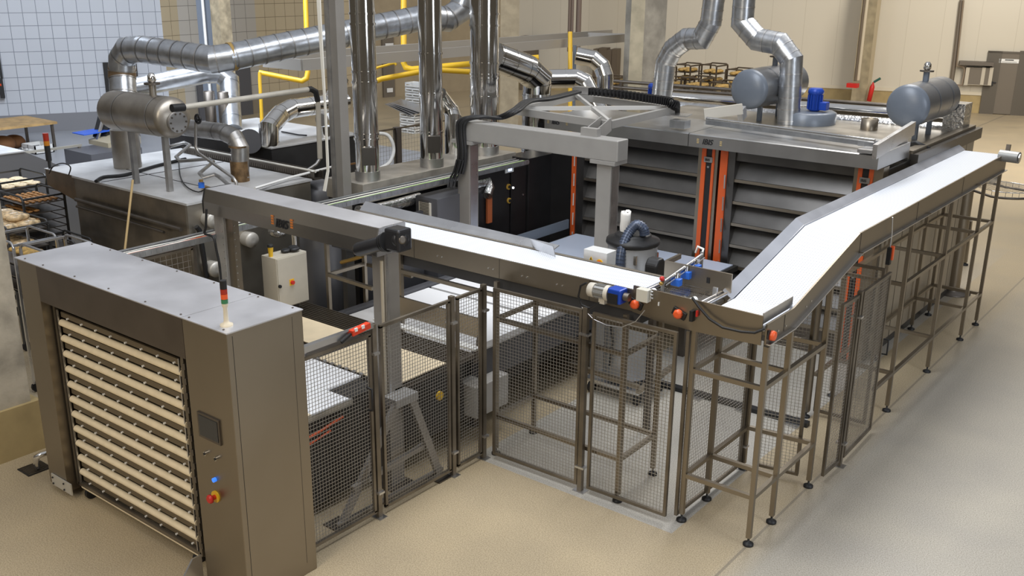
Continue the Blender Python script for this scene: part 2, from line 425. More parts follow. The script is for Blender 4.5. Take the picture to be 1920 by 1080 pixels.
onwall(MB(), RA, RB, 1873, 109.5, 1911, 118.5, .01, .12).build('sign_plate', WHITE, d1)
sg = MB(); onwall(sg, RA, RB, 1884, 111, 1900, 113.4, .004, .131); onwall(sg, RA, RB, 1878, 115, 1906, 116.6, .004, .131)
sg.build('sign_lettering', GREYTXT, d1)
hd = MB(); onwall(hd, RA, RB, 1858.5, 152, 1861, 160, .05, .13); onwall(hd, RA, RB, 1858.5, 153, 1867, 155, .05, .14)
hd.build('door_handle', BLACK, d1)
# wall cupboard and hood beside the door
c = MB(); onwall(c, RA, RB, 1811, 125, 1857, 158, .3, .02)
P0 = wallpt(RA, RB, 1834, 158)
cb = thing('wall_cabinet', 'grey meter cabinet with cream frame on the wall beside the brown door', 'cabinet', P0)
c.build('cabinet_body', DOORM, cb)
f = MB()
for a in ((1811, 125, 1813, 158), (1855.5, 125, 1857, 158), (1841, 125, 1842.5, 158)): onwall(f, RA, RB, *a, .02, .32)
onwall(f, RA, RB, 1811, 125, 1857, 126.5, .02, .32); onwall(f, RA, RB, 1811, 156.5, 1857, 158, .02, .32)
f.build('door_frame', mat('cream_metal', (.5, .45, .36), .5), cb)
o = MB(); onwall(o, RA, RB, 1799, 113, 1861, 122, .45, .02)
tag(o.build('wall_shelf', mat('dark_shelf', (.12, .10, .08), .5), None, 0, wallpt(RA, RB, 1830, 120)), 'dark shelf above the grey meter cabinet', 'shelf')
# pipes on the right wall
def wp(px, py, out=.15): return wallpt(RA, RB, px, py) + RN * out
p = MB().tube([wp(1803, 0), wp(1789, 118), wp(1783, 160)], .07, 10)
solo('wall_pipe', p, mat('brown_lagged_pipe', (.16, .13, .10), .5), 'thick brown pipe running down the cream wall left of the door', 'pipe')
p = MB().tube([wp(1806, 0, .3), wp(1793, 122, .3), wp(1806, 124, .3), wp(1808, 130, .3), wp(1803, 158, .3), wp(1780, 158, .3)], .03, 8)
solo('wall_pipe', p, mat('brown_pipe', (.22, .17, .12), .5), 'thin brown pipe looping beside the grey meter cabinet', 'pipe')
# upright column on the right wall with its pipes
PR = Az(1610, 196)
def pillar(name, pl, pr, zt, m, depth, label, at_, x2=None):
    a, b = Vector(pl), Vector(pr)
    v = (b - a)
    d = v.normalized(); n = Vector((d.y, -d.x, 0)); n = n if n.dot(-a) > 0 else -n
    vs = [a, b, b - n * depth, a - n * depth]; vs = vs + [q + ZH * zt for q in vs]
    mb = MB().add(vs, [(0, 1, 2, 3), (4, 5, 6, 7), (0, 1, 5, 4), (1, 2, 6, 5), (2, 3, 7, 6), (3, 0, 4, 7)])
    return mb
mb = pillar('', Az(1594, 198) * .965, Az(1622, 200) * .965, 9, None, .5, '', 0)
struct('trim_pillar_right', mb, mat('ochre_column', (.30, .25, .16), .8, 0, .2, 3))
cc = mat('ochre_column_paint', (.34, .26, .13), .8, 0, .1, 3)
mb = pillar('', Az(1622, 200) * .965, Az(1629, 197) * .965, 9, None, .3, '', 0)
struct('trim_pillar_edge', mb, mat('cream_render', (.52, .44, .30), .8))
q0 = Az(1594, 199)
def up(px0, py0, px1, py1, r, m, name, label, dd=0.0, cat='pipe'):
    P = Az(px0, 199) * 1.0; P = P * (1 - dd); P.z = 0
    a = Ao(px0, py0, P); b = Ao(px1, py1, P); b = Vector((P.x, P.y, b.z)); a = Vector((P.x, P.y, a.z))
    return solo(name, MB().cyl(a, b, r, n=10), m, label, cat)
up(1598, 152, 1612, -5, .045, mat('dark_brown_pipe', (.12, .09, .06), .5), 'conduit', 'dark brown conduit on the left edge of the ochre column', .055)
up(1603, 150, 1620, -5, .055, mat('cream_pipe', (.55, .48, .36), .5), 'conduit', 'cream conduit running down the ochre column', .05)
b = MB().cbox(Ao(1599, 160, Az(1600, 199) * .945), .35, .25, .14)
solo('alarm_box', b, RED, 'small red and white box at the foot of the cream conduit', 'box')
# fire extinguishers standing by the column
def extinguisher(px, py, h, label, tilt=0):
    P = Az(px, py); P.z = 0
    r = thing('fire_extinguisher', label, 'fire extinguisher', P, 'fire extinguishers')
    MB().lathe([(.02, 0), (.09, .01), (.09, h * .72), (.06, h * .82), (.03, h * .86), (.03, h * .9)], P, n=16).build('cylinder', RED, r)
    MB().cbox(P + ZH * h * .93, .05, .2, .06).build('valve_lever', BLACK, r)
    return r
extinguisher(1622, 202, .75, 'red fire extinguisher standing lowest beside the ochre column')
e = thing('fire_extinguisher', 'red fire extinguisher hung on the ochre column above the other one', 'fire extinguisher', Ao(1629, 190, Az(1624, 199) * .955), 'fire extinguishers')
Pq = e.location.copy(); WL[e] = Pq
MB().lathe([(.02, 0), (.08, .01), (.08, .5), (.03, .62), (.03, .66)], Pq, (.12, 0, 1), 16).build('cylinder', RED, e)
MB().tube([Pq + Vector((.1, 0, .66)), Pq + Vector((.3, 0, .8))], .04, 8).build('valve_lever', mat('dark_green_plastic', (.02, .10, .08), .4), e)
# concrete pillar in the middle distance
PM0, PM1 = Ad(1166, 190, 21.5), Ad(1201, 190, 21.0); PM0.z = PM1.z = 0
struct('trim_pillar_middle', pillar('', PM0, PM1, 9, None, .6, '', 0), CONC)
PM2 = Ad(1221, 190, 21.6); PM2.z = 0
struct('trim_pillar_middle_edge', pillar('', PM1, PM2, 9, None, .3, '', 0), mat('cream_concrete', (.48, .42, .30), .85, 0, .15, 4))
# pillar and risers left of it
a0, a1 = Ad(938, 100, 30), Ad(973, 100, 30); a0.z = a1.z = 0
struct('trim_pillar_far', pillar('', a0, a1, 9, None, .5, '', 0), mat('ochre_concrete', (.40, .34, .24), .85, 0, .12, 4))
for i, (px, r, lb) in enumerate(((1066, .05, 'left'), (1071, .05, 'middle'), (1083, .09, 'thick right'))):
    P = Ad(px, 100, 33); solo('riser_pipe', MB().cyl((P.x, P.y, 2.0), (P.x, P.y, 7), r, n=8), mat('brown_riser', (.16, .12, .10), .5), lb + ' riser pipe of three on the cream wall behind the long grey beam', 'pipe', group='riser pipes')
# column at the left edge with its wide plinth
PL = MB(); zt = Ay(62, 752, 4.66).z
xr = -9.2
yb = Ax(70, 756, xr).y
struct('trim_pillar_left', MB().box(xr - .6, xr - .02, 3.55, yb - .05, Ax(62, 752, xr).z, 6), mat('pale_concrete', (.40, .36, .29), .85, 0, .28, 3, bump=.25, bscale=25))
struct('trim_pillar_left_plinth', MB().box(xr - .7, xr + .02, 3.72, yb + .03, 0, Ax(62, 752, xr).z), CONCW)
# drain and its steel pipe
P = Az(68, 878)
dr = thing('floor_drain', 'black slotted floor drain under a bent steel pipe beside the left plinth', 'drain', (P.x, P.y, 0))
mb = MB().box(P.x - .11, P.x + .11, P.y - .13, P.y + .1, 0.0, .008); mb.build('drain_tray', DARK, dr)
mb = MB()
for k in range(8): mb.box(P.x - .1 + k * .027, P.x - .087 + k * .027, P.y - .12, P.y + .09, .008, .014)
mb.build('grate', STEELD, dr)
mb = MB().tube([Az(70, 877, .03), Az(67, 868, .12), Az(69, 857, .2), Az(78, 852, .22), Az(100, 846, .22)], .028, 12)
solo('drain_pipe', mb, CHROME, 'bent chrome waste pipe ending over the floor drain', 'pipe')
# grey doors, window opening and brown door in the back walls
def wdoor(name, A, B, x0, y0, x1, y1, m, label, cat, t=.08, base=None, out=.02):
    o = onwall(MB(), A, B, x0, y0, x1, y1, t, out, base).build(name, m, None); return o
o = wdoor('door_2', W2, W4, 366, 150, 408, 232, DOORG, '', '', base=0); o['kind'] = 'structure'
o = wdoor('door_3', W2, W4, 436, 118, 471, 205, DOORG, '', '', base=0); o['kind'] = 'structure'
o = wdoor('door_4', LA, LB, 192, 117, 262, 180, DARK, '', '', base=0); o['kind'] = 'structure'
o = wdoor('door_5', W4, R1, 714, 70, 738, 178, DOORM, '', '', base=0); o['kind'] = 'structure'
for (x0, y0, x1, y1) in ((719, 81, 734, 89), (722, 165, 733, 172)):
    wdoor('door_sign', W4, R1, x0, y0, x1, y1, WHITE, '', '', .02, None, .12).parent = None
for q in [q for q in bpy.data.objects if q.name.startswith('door_sign')]:
    mw = q.matrix_world.copy(); q.parent = o
# grey-blue steel post and concrete post against the back wall
P = Ad(393, 80, 24); solo('wall_post', MB().box(P.x - .2, P.x + .2, P.y - .15, P.y + .15, 0, 8), mat('blue_grey_steel', (.22, .25, .30), .5), 'blue-grey steel post with a white pipe, in front of the tiled back wall', 'post')
P = Ad(386, 80, 23.6); solo('downpipe', MB().cyl((P.x, P.y, 0), (P.x, P.y, 8), .035, n=10), WHITE, 'thin white pipe running down the blue-grey steel post', 'pipe')
P = Ad(417, 80, 23.6); struct('trim_post_back', MB().box(P.x - .2, P.x + .14, P.y - .12, P.y + .2, 0, 8), mat('ochre_concrete_post', (.40, .33, .22), .85, 0, .3, 5))
# dark wall box at far left with its red lamp
b = onwall(MB(), LA, LB, -4, 147, 10, 182, .25, .02)
t_ = thing('wall_switchbox', 'black switch box with a red lamp on the tiled wall', 'switch box', wallpt(LA, LB, 3, 182))
b.build('box_body', BLACK, t_)
onwall(MB(), LA, LB, 0, 155, 3, 159, .02, .28).build('lamp', mat('red_lamp', (.8, .08, .02), .3), t_)
onwall(MB(), LA, LB, -1, 100, 1, 147, .03, .02).build('cable', BLACK, t_)
# ================================================================== TRAY LOADING CABINET (front left)
X0, X1, YF, YB, ZT = -8.42, -5.48, 3.83, 4.50, 2.2
mc = thing('loading_machine', 'large brown steel loading cabinet with a rack of cream canvas trays in its open front', 'machine', (-7, 4.2, 0))
XL, XR = -8.07, -6.0
MB().prism([(X0, YF + .02), (X0 + .04, YF), (XL, YF), (XL, YF + .1), (XL - .02, YB), (X0, YB)], 'z', .06, ZT - .004).build('side_column', STEEL, mc)
MB().box(XL, XR, YF, YF + .06, 1.88, ZT - .004).build('lintel', mat('dark_lintel_steel', (.17, .145, .125), .38, .92, .1, 3), mc)
MB().box(XL, XR, YF + .06, YB, 1.98, ZT - .004).build('lintel_housing', STEELD, mc)
cabp = MB().box(XR, X1, YF, YB, 0, ZT - .004); ctrl = cabp.build('control_cabinet', STEEL, mc, .006)
MB().box(X1 - .003, X1 + .0015, YF + .045, YF + .048, .05, ZT - .03).build('door_seam', DARK, mc)
MB().box(X1, X1 + .0015, YB - .1, YB - .0985, .1, ZT - .03).build('door_seam', DARK, mc)
topm = mat('satin_top_sheet', (.72, .72, .75), .40, .8, .08, 2.2)
tp = MB().box(X0 - .004, XR - .002, YF - .006, YB + .004, ZT - .004, ZT + .004); tp.build('top_panel', topm, mc)
MB().box(XR + .002, X1 + .006, YF - .006, YB + .004, ZT - .004, ZT + .004).build('top_panel', topm, mc)
for x in (-8.3, -8.0, -7.5, -7.0, -6.5, -6.05, -5.95, -5.55):
    for y in (YF + .03, YB - .03): MB().cyl((x, y, ZT + .003), (x, y, ZT + .010), .008, n=8).build('top_screw', STEELD, mc)
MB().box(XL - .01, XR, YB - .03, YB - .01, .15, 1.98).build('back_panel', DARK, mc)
# control panel details
s = MB().box(-5.905, -5.645, YF - .012, YF, 1.30, 1.50).build('screen_bezel', STEELD, mc)
MB().box(-5.885, -5.665, YF - .016, YF - .011, 1.32, 1.48).build('screen', SCREENM, mc)
for x, z in ((-5.84, 1.18), (-5.71, 1.18)):
    k = MB().cyl((x, YF, z), (x, YF - .025, z), .016, n=16).build('key_switch', CHROME, mc)
    MB().cyl((x, YF - .024, z), (x, YF - .03, z), .010, n=12).build('switch_centre', BLACK, mc)
MB().cyl((-5.765, YF, .985), (-5.765, YF - .022, .985), .017, n=16).build('push_button', mat('lit_blue_button', (.03, .16, .9), .3, emit=(.05, .25, 1), es=.8), mc)
ep = MB().cyl((-5.775, YF, .84), (-5.775, YF - .012, .84), .046, n=24).build('emergency_stop', YELLOW, mc)
MB().lathe([(.018, 0), (.018, .03), (.034, .034), (.034, .05), (.026, .058)], (-5.775, YF - .012, .84), (0, -1, 0), 20).build('stop_button', RED, ep)
# left column side screws and feet brackets
b = MB().box(-8.32, -7.98, YF - .015, YF - .003, .06, .17).build('floor_bracket', mat('pale_bracket', (.62, .60, .54), .4, .4), mc)
each('bolt', BLACK, mc, [MB().cyl((x, YF - .016, z), (x, YF - .024, z), .009, n=8) for x in (-8.29, -8.1) for z in (.08, .14)])
pp = MB().prism([(YF - .02, .02), (YF - .2, .02), (YF - .22, .1), (YF - .1, .25), (YF - .02, .25)], 'x', -6.03, -6.015).build('guide_plate', STEELB, mc)
# signal tower
tb = Vector((-5.61, 3.93, ZT + .004))
st = MB().lathe([(.045, 0), (.045, .012), (.022, .022), (.017, .04), (.015, .13), (.022, .145), (.022, .165)], tb).build('signal_tower', mat('ivory_plastic', (.75, .66, .50), .4), mc)
for k, (m_, h) in enumerate(((GREEN, .03), (ORANGEC, .035), (mat('red_lens', (.40, .03, .015), .3), .035), (BLACK, .06))):
    z = .165 + sum((.03, .035, .035, .06)[:k]) + .002 * k
    MB().cyl(tb + ZH * z, tb + ZH * (z + h), .024, n=20).build('signal_light', m_, st)
# wheeled rack standing in the cabinet
rk = thing('tray_rack', 'dark wheeled rack holding the cream canvas trays in the loading cabinet', 'rack', (-7.1, 4.1, 0))
RX0, RX1, RY0, RY1 = -8.03, -6.18, 3.93, 4.40
f = MB()
for x in (RX0, RX1):
    for y in (RY0, RY1): f.bar((x, y, .12), (x, y, 1.84), .035)
for z in (.13, 1.84):
    f.bar((RX0, RY0, z), (RX1, RY0, z), .035); f.bar((RX0, RY1, z), (RX1, RY1, z), .035)
    for x in (RX0, RX1): f.bar((x, RY0, z), (x, RY1, z), .035)
f.build('rack_frame', BROWNST, rk)
each('retaining_rod', STEELB, rk, [MB().bar((x, RY0 - .01, .15), (x, RY0 - .01, 1.8), .012) for x in (RX0 + .04, RX1 - .05)])
each('catch', STEELD, rk, [MB().cbox((RX1 + .02, RY0 - .005, .22 + k * .118), .03, .03, .05) for k in range(14)])
for x in (RX0 + .12, RX1 - .1):
    for y in (RY0 + .03, RY1 - .03):
        c_ = MB().cyl((x - .018, y, .055), (x + .018, y, .055), .055, n=18).build('castor', BLACK, rk)
        MB().cbox((x, y, .1), .05, .06, .05).build('castor_fork', STEELB, c_)
# 12 canvas trays
def tray(z, label):
    r = thing('canvas_tray', label, 'tray', (-7.1, 4.15, z), 'canvas trays in the rack')
    a, b = RX0 + .05, RX1 - .04
    cv = MB(); n = 14
    cv.cyl((a, RY0 + .012, z), (b, RY0 + .012, z), .030, n=24); cv.build('canvas', CREAM, r)
    MB().box(a, b, RY0 + .03, RY0 + .43, z - .012, z + .004).build('board', mat('dark_tray_board', (.10, .085, .06), .7), r)
    MB().box(a, b, RY0 + .012, RY0 + .03, z + .052, z + .098).build('tray_rail', mat('tray_rail_brown', (.16, .125, .08), .5, .3), r)
    for k in range(8):
        x = a + .12 + k * (b - a - .22) / 7; MB().cyl((x, RY0 + .014, z + .060), (x, RY0 - .004, z + .060), .009, n=8).build('stud', WHITE, r)
    return r
names = ['topmost', 'second from the top', 'third from the top', 'fourth from the top', 'fifth from the top', 'sixth from the top', 'sixth from the bottom', 'fifth from the bottom', 'fourth from the bottom', 'third from the bottom', 'second from the bottom', 'lowest']
zt_ = Ay(107, 604, RY0 - .01).z; zb_ = Ay(150, 909, RY0 - .01).z
t0 = tray(zt_, 'cream canvas tray in the loading cabinet rack, topmost of twelve')
for k in range(1, 12):
    copy_tree(t0, (-7.1, 4.15, zt_ + (zb_ - zt_) * k / 11), 'cream canvas tray in the loading cabinet rack, %s of twelve' % names[k])

# ================================================================== FENCES
def mesh_panel(A, B, z0, z1, r, pitch=.032, fm=BROWNST, wm=None):
    A, B = Vector(A), Vector(B); d = (B - A); L = d.length; d.normalize()
    f = MB(); 
    for z in (z0, z1): f.bar(A + ZH * z, B + ZH * z, .028)
    for P in (A + d * .014, B - d * .014): f.bar(P + ZH * z0, P + ZH * z1, .028)
    f.build('panel_frame', fm, r)
    w_ = MB(); n = max(2, int(L / pitch)); m = int((z1 - z0) / pitch)
    for i in range(1, n): w_.bar(A + d * (L * i / n) + ZH * z0, A + d * (L * i / n) + ZH * z1, .0032)
    for j in range(1, m):
        z = z0 + (z1 - z0) * j / m; w_.bar(A + d * .01 + ZH * z, B - d * .01 + ZH * z, .0032)
    w_.build('wire_mesh', wm or WIRE, r)
WIRE = mat('grey_wire', (.42, .40, .37), .4, .8)
def post(x, y, r, h=1.80, w=.045):
    p = MB().box(x - w / 2, x + w / 2, y - w / 2, y + w / 2, 0, h).build('post', BROWNST, r)
    MB().box(x - .06, x + .06, y - .045, y + .045, 0, .008).build('base_plate', STEELB, p)
    each('clamp', STEELB, p, [MB().cbox((x, y, z), w + .05, w + .02, .02) for z in (.25, 1.55)])
def fence(label, pts, end_posts=(True, True), pitch=.032, z0=.07, z1=1.76):
    A, B = pts; r = thing('mesh_fence_panel', label, 'fence', (*[(A[i] + B[i]) / 2 for i in (0, 1)], 0), 'wire mesh guard panels')
    A, B = Vector((*A, 0)), Vector((*B, 0)); d = (B - A).normalized()
    if end_posts[0]: post(A.x, A.y, r)
    if end_posts[1]: post(B.x, B.y, r)
    mesh_panel(A + d * .035, B - d * .035, z0, z1, r, pitch)
    return r
FX = -5.66
g = fence('wire mesh guard gate nearest the loading cabinet, with a black handle', ((FX, 4.53), (FX, 5.37)), (False, True), z1=1.72)
MB().tube([(FX + .02, 5.26, 1.28), (FX + .07, 5.27, 1.27), (FX + .07, 5.27, 1.08), (FX + .02, 5.26, 1.07)], .009, 8).build('handle', BLACK, g)
fence('wire mesh guard panel in front of the grey brace, between gate and narrow panel', ((FX, 5.41), (FX, 6.35)), (False, True))
fence('narrow wire mesh guard panel ending at the inner corner post', ((FX, 6.38), (FX, 6.80)), (False, True))
fence('wire mesh guard panel below the first conveyor, left of the middle post', ((FX + .05, 6.85), (-4.55, 6.87)), (False, True))
fence('wire mesh guard panel below the orange bearing caps, right of the middle post', ((-4.51, 6.87), (-3.62, 6.89)), (False, False))
fence('wire mesh guard panel running back from the corner behind the high legs', ((-3.60, 6.92), (-3.58, 8.22)), (False, True))
fence('short wire mesh guard panel behind the third high leg', ((-3.52, 8.26), (-3.02, 8.34)), (False, False))
fence('wire mesh guard door under the sloping conveyor, nearer of two', ((-2.87, 8.43), (-2.86, 8.88)), (False, True))
fence('wire mesh guard door under the sloping conveyor, farther of two, with black handle', ((-2.86, 8.93), (-2.88, 9.82)), (False, False))
fence('wire mesh guard panel crossing under the flat upper conveyor', ((-2.92, 9.86), (-3.55, 9.84)), (False, False))
k = [q for q in bpy.data.objects if q.get('label', '').startswith('wire mesh guard door under the sloping conveyor, farther')][0]
MB().tube([(-2.85, 9.74, 1.08), (-2.80, 9.745, 1.08), (-2.80, 9.745, .92), (-2.85, 9.74, .92)], .008, 8).build('handle', BLACK, k)
# door-top rail with red safety switch
r = thing('guard_rail', 'bright steel rail along the top of the first guard gate', 'rail', (FX, 5, 1.79))
MB().bar((FX + .0, 4.53, 1.80), (FX + .0, 5.36, 1.80), .05, .05).build('rail', STEELB, r)
r = thing('safety_switch', 'red safety switch with labels beside the top of the guard gate', 'switch', (FX + .05, 5.3, 1.78))
P = Ax(676, 615, FX + .05); q = MB().bar(Ax(658, 625, FX + .05), Ax(691, 609, FX + .05), .05, .045).build('switch_body', mat('red_orange_plastic', (.72, .06, .02), .4), r)
MB().bar(Ax(640, 642, FX + .05), Ax(658, 626, FX + .05), .02, .02).build('switch_tongue', BLACK, r)
MB().bar(Ax(665, 619.5, FX + .073), Ax(670, 617.5, FX + .073), .012, .028).build('sticker', WHITE, r)
MB().bar(Ax(678, 614, FX + .073), Ax(683, 612, FX + .073), .012, .028).build('sticker', WHITE, r)

# ================================================================== FRONT LIFTING GANTRY
g1 = thing('gantry', 'steel gantry with a hooded cross beam, black gear motor and sloped braces', 'gantry', (-6, 5.87, 0))
GXL, GXR = -8.33, -5.90
hood = MB().prism([(5.68, 2.27), (5.68, 2.39), (5.715, 2.505), (6.02, 2.505), (6.02, 2.27)], 'x', GXL, GXR).build('hood', mat('hood_steel', (.36, .34, .315), .30, .95, .06, 1.5), g1)
for x in (GXL, GXR): MB().prism([(5.675, 2.265), (5.675, 2.393), (5.711, 2.512), (6.025, 2.512), (6.025, 2.265)], 'x', x - .006, x + .006).build('end_plate', mat('black_end_plate', (.04, .04, .04), .4, .5) if x < -8 else STEELB, hood)
MB().box(GXL + .01, GXR - .01, 5.72, 6.02, 2.505, 2.51).build('hood_top_sheen', topm, hood)  # pale plate added on top, painting in the bright overhead reflection
l = letters('IBIS', Ay(516, 423.5, 5.675) + Vector((0, 0, -.005)), XH, ZH, .115, GREYTXT, hood, 'logo_lettering')
fl = MB()
for px in (510, 546):
    c = Ay(px, 412 + (px - 510) * .22, 5.675)
    for k in range(4): MB().cbox((c.x, 5.678, c.z - .035 + k * .023), .034, .004, .016).build('logo_bar', mat('logo_orange', (.55, .17, .03), .5), hood)
c = MB().box(-6.09, -5.93, 5.80, 5.97, 0, 2.27).build('column', PAINT, g1, .004)
MB().box(-5.93, -5.925, 5.81, 5.83, .9, 2.25).build('column_edge', STEELB, c)
MB().cyl((-5.955, 5.785, .9), (-5.955, 5.785, 2.2), .016, n=10).build('conduit', mat('cream_conduit', (.5, .44, .34), .5), c)
MB().box(-6.14, -5.84, 5.74, 6.02, 0, .015).build('foot_plate', STEELD, c)
cx = Ay(430, 450, 5.87).x
c = MB().box(cx - .13, cx + .02, 5.80, 5.97, 0, 2.27).build('column', PAINTL, g1, .004)
MB().box(cx + .02, cx + .13, 5.83, 5.90, 0, 2.27).build('guide_channel', STEEL, c)
s = MB()
for k in range(26): s.cyl((cx + .14 - .009, 5.84, .4 + k * .07), (cx + .14, 5.84, .4 + k * .07), .006, n=6); s.cyl((cx - .0, 5.8, .4 + k * .07), (cx, 5.79, .4 + k * .07), .006, n=6)
s.build('rivets', STEELB, c)['kind'] = 'stuff'
# gear motor
q0, q1 = Ay(672, 468, 5.60), Ay(716, 456, 5.60)
gm = MB().cyl(q0, q1, .062, n=8).build('motor', mat('black_motor', (.03, .03, .033), .35, .4), g1)
MB().cyl(q0 - (q1 - q0).normalized() * .012, q0, .055, n=20).build('motor_cap', STEELD, gm)
m_ = MB(); dq = (q1 - q0).normalized()
for k in range(3): m_.cyl(q1 + dq * k * .028, q1 + dq * (k * .028 + .014), .072 + .006 * k, n=24)
m_.build('flange', BLACK, gm)
gb = MB(); c0 = q1 + dq * .17; gb.cbox(c0 + Vector((0, .03, .0)), .17, .16, .19)
gearbox = gb.build('gearbox', mat('black_motor', (0, 0, 0)), g1, .02)
c1 = Ay(752, 449, 5.60)
m_ = MB().lathe([(.068, -.06), (.072, 0), (.06, .012), (.04, .014)], c1, (.9, -.35, .1), 24).build('gear_cover', mat('black_motor', (0, 0, 0)), gearbox)
MB().lathe([(.034, 0), (.034, .022), (.02, .022)], c1 + Vector((.01, -.004, 0)), (.9, -.35, .1), 20).build('hollow_shaft', STEELD, gearbox)
# braces
each('brace', PAINT, g1, [MB().bar((-5.80, 5.95, .90), Az(825, 893), .05, .07), MB().bar((-5.80, 5.75, .90), Az(640, 985), .04, .07)])
each('tie_bar', PAINT, g1, [MB().bar((-5.80, 6.2, .38), (-5.80, 5.2, .30), .045), MB().bar((-5.80, 6.35, .03), (-5.80, 5.0, .03), .03)])
MB().box(-5.93, -5.76, 5.72, 6.0, .88, .96).build('brace_head', PAINTL, g1, .004)
for P in (Az(640, 985), Az(830, 897)): MB().box(P.x - .12, P.x + .05, P.y - .1, P.y + .08, 0, .012).build('foot_plate', STEELD, g1)

# ================================================================== TABLES AND CONVEYORS BELOW THE GANTRY
r = thing('feed_table', 'low white belt table behind the first guard gate, cream canvas strip across it', 'conveyor', (-6.8, 5.1, 0))
MB().box(-8.2, -6.05, 4.62, 5.44, .98, 1.0).build('belt', mat('table_white', (.92, .92, .93), .5), r, .004)
MB().box(-8.2, -6.35, 5.44, 5.86, .98, 1.0).build('belt', mat('table_white', (0, 0, 0)), r, .004)
MB().box(-8.2, -6.045, 4.85, 5.0, 1.0, 1.004).build('canvas_strip', CREAM, r)
MB().box(-6.05, -6.035, 4.6, 5.46, .95, .998).build('side_rail', STEELB, r)
MB().box(-8.15, -6.1, 4.65, 5.85, .10, .97).build('body', mat('black_machine_body', (.025, .022, .02), .5), r)
MB().box(-6.37, -6.345, 5.46, 5.86, .75, .98).build('end_plate', DARK, r)
MB().tube([(-6.06, 4.6, .72), (-6.05, 4.9, .80), (-6.05, 5.1, .82), (-6.05, 5.35, .86)], .012, 8).build('red_cable', mat('red_cable', (.6, .10, .03), .5), r)
MB().tube([(-6.06, 4.6, .69), (-6.05, 4.95, .74), (-6.05, 5.2, .78)], .010, 8).build('red_cable', mat('red_cable', (0, 0, 0)), r)
r = thing('setting_table', 'dark table carrying two cream sheets beside the painted gantry column', 'table', (-7.2, 6.2, 0))
MB().box(-8.7, -5.93, 5.88, 7.0, .93, .975).build('table_frame', STEELD, r)
MB().box(-8.6, -6.05, 6.0, 6.95, .25, .93).build('body', mat('black_machine_body', (0, 0, 0)), r)
f = MB()
for k in range(9): f.box(-8.6, -5.98, 6.64 + k * .04, 6.655 + k * .04, .975, .99)
f.build('slats', STEEL, r)
f = MB()
for k in range(24): f.cyl((-8.4 + k * .1, 5.90, .99), (-8.36 + k * .1, 5.90, .99), .018, n=10)
f.build('edge_rollers', STEELB, r)
MB().box(-7.0, -5.78, 6.96, 6.985, 1.17, 1.37).build('cross_panel', STEEL, r)
MB().box(-7.2, -5.8, 6.84, 6.93, 1.08, 1.10).build('white_strip', WHITE, r)
each('strip_post', STEELD, r, [MB().bar((x, 6.9, .93), (x, 6.97, 1.2), .03) for x in (-7.1, -5.85)])
MB().cyl((-5.92, 6.45, .72), (-5.90, 6.45, .72), .045, n=20).build('knob', YELLOW, r)
solo('cream_sheet', MB().box(-7.0, -5.95, 5.90, 6.60, .99, .998), SHEET, 'cream dough sheet under the mesh panel, right of the painted column', 'sheet', (-6.5, 6.2, .99), 'cream sheets on the setting table')
solo('cream_sheet', MB().box(-8.35, -7.28, 6.12, 6.60, .99, .998), SHEET, 'cream dough sheet seen beside the red safety switch, left of the column', 'sheet', (-7.8, 6.3, .99), 'cream sheets on the setting table')
# oven loader conveyor
r = thing('oven_loader', 'white topped loader conveyor running from the setting table towards the deck ovens', 'conveyor', (-7, 8.5, 0))
MB().box(-7.95, -6.16, 7.0, 8.5, .86, .88).build('belt', mat('table_white', (0, 0, 0)), r)
MB().box(-7.95, -6.16, 8.55, 10.2, .86, .88).build('belt', mat('table_white', (0, 0, 0)), r)
MB().box(-6.15, -6.06, 7.2, 10.2, .56, .90).build('side_panel', GREYCAB, r, .004)
MB().box(-6.16, -6.05, 7.2, 10.2, .90, .915).build('side_rail', STEELB, r)
MB().box(-8.05, -7.96, 7.0, 10.2, .56, .92).build('side_panel', GREYCAB, r, .004)
MB().box(-7.9, -6.2, 7.1, 10.1, .35, .85).build('body', DARK, r)
MB().box(-8.0, -6.1, 6.95, 6.985, .78, .93).build('cross_panel', BROWNST, r)
each('leg', STEELD, r, [MB().bar((x, y, 0), (x, y, .4), .06) for x in (-7.9, -6.2) for y in (7.3, 9.9)])
q = solo('drive_cover', MB().box(-6.16, -5.90, 6.98, 7.5, .28, .62), mat('pale_cover', (.55, .53, .5), .5), 'pale box cover under the loader conveyor behind the corner post', 'box', bevel=.01)
r = thing('lift_platform', 'pale blue belt platform in front of the deck ovens', 'platform', (-6.8, 10.6, 0))
MB().box(-7.85, -5.3, 10.15, 11.5, .92, .985).build('frame', DARK, r)
MB().box(-7.8, -5.35, 10.2, 11.45, .985, 1.0).build('belt', mat('pale_blue_belt', (.50, .56, .68), .5), r)
MB().bar((-7.95, 10.2, 1.12), (-7.95, 11.45, 1.12), .03, .13).build('side_rail', TANK, r)
each('leg', STEELD, r, [MB().bar((x, 10.5, 0), (x, 10.5, .93), .09) for x in (-7.7, -5.5)])
r = thing('roller_guide', 'black rounded roller cover with a steel arm beside the grey drum', 'roller cover', Ay(1230, 505, 8.3))
P = Ay(1218, 500, 8.3)
MB().prism([(P.y - .02, P.z - .35), (P.y - .02, P.z + .02), (P.y + .03, P.z + .08), (P.y + .12, P.z + .08), (P.y + .17, P.z + .02), (P.y + .17, P.z - .35)], 'x', P.x - .05, P.x + .09).build('cover', BLACK, r, .02)
MB().bar(Ay(1235, 500, 8.35), Ay(1275, 480, 9.1), .03, .05).build('arm', STEEL, r)
MB().bar((P.x + .02, P.y + .08, 0), (P.x + .02, P.y + .08, P.z - .3), .06).build('stand_post', STEELD, r)
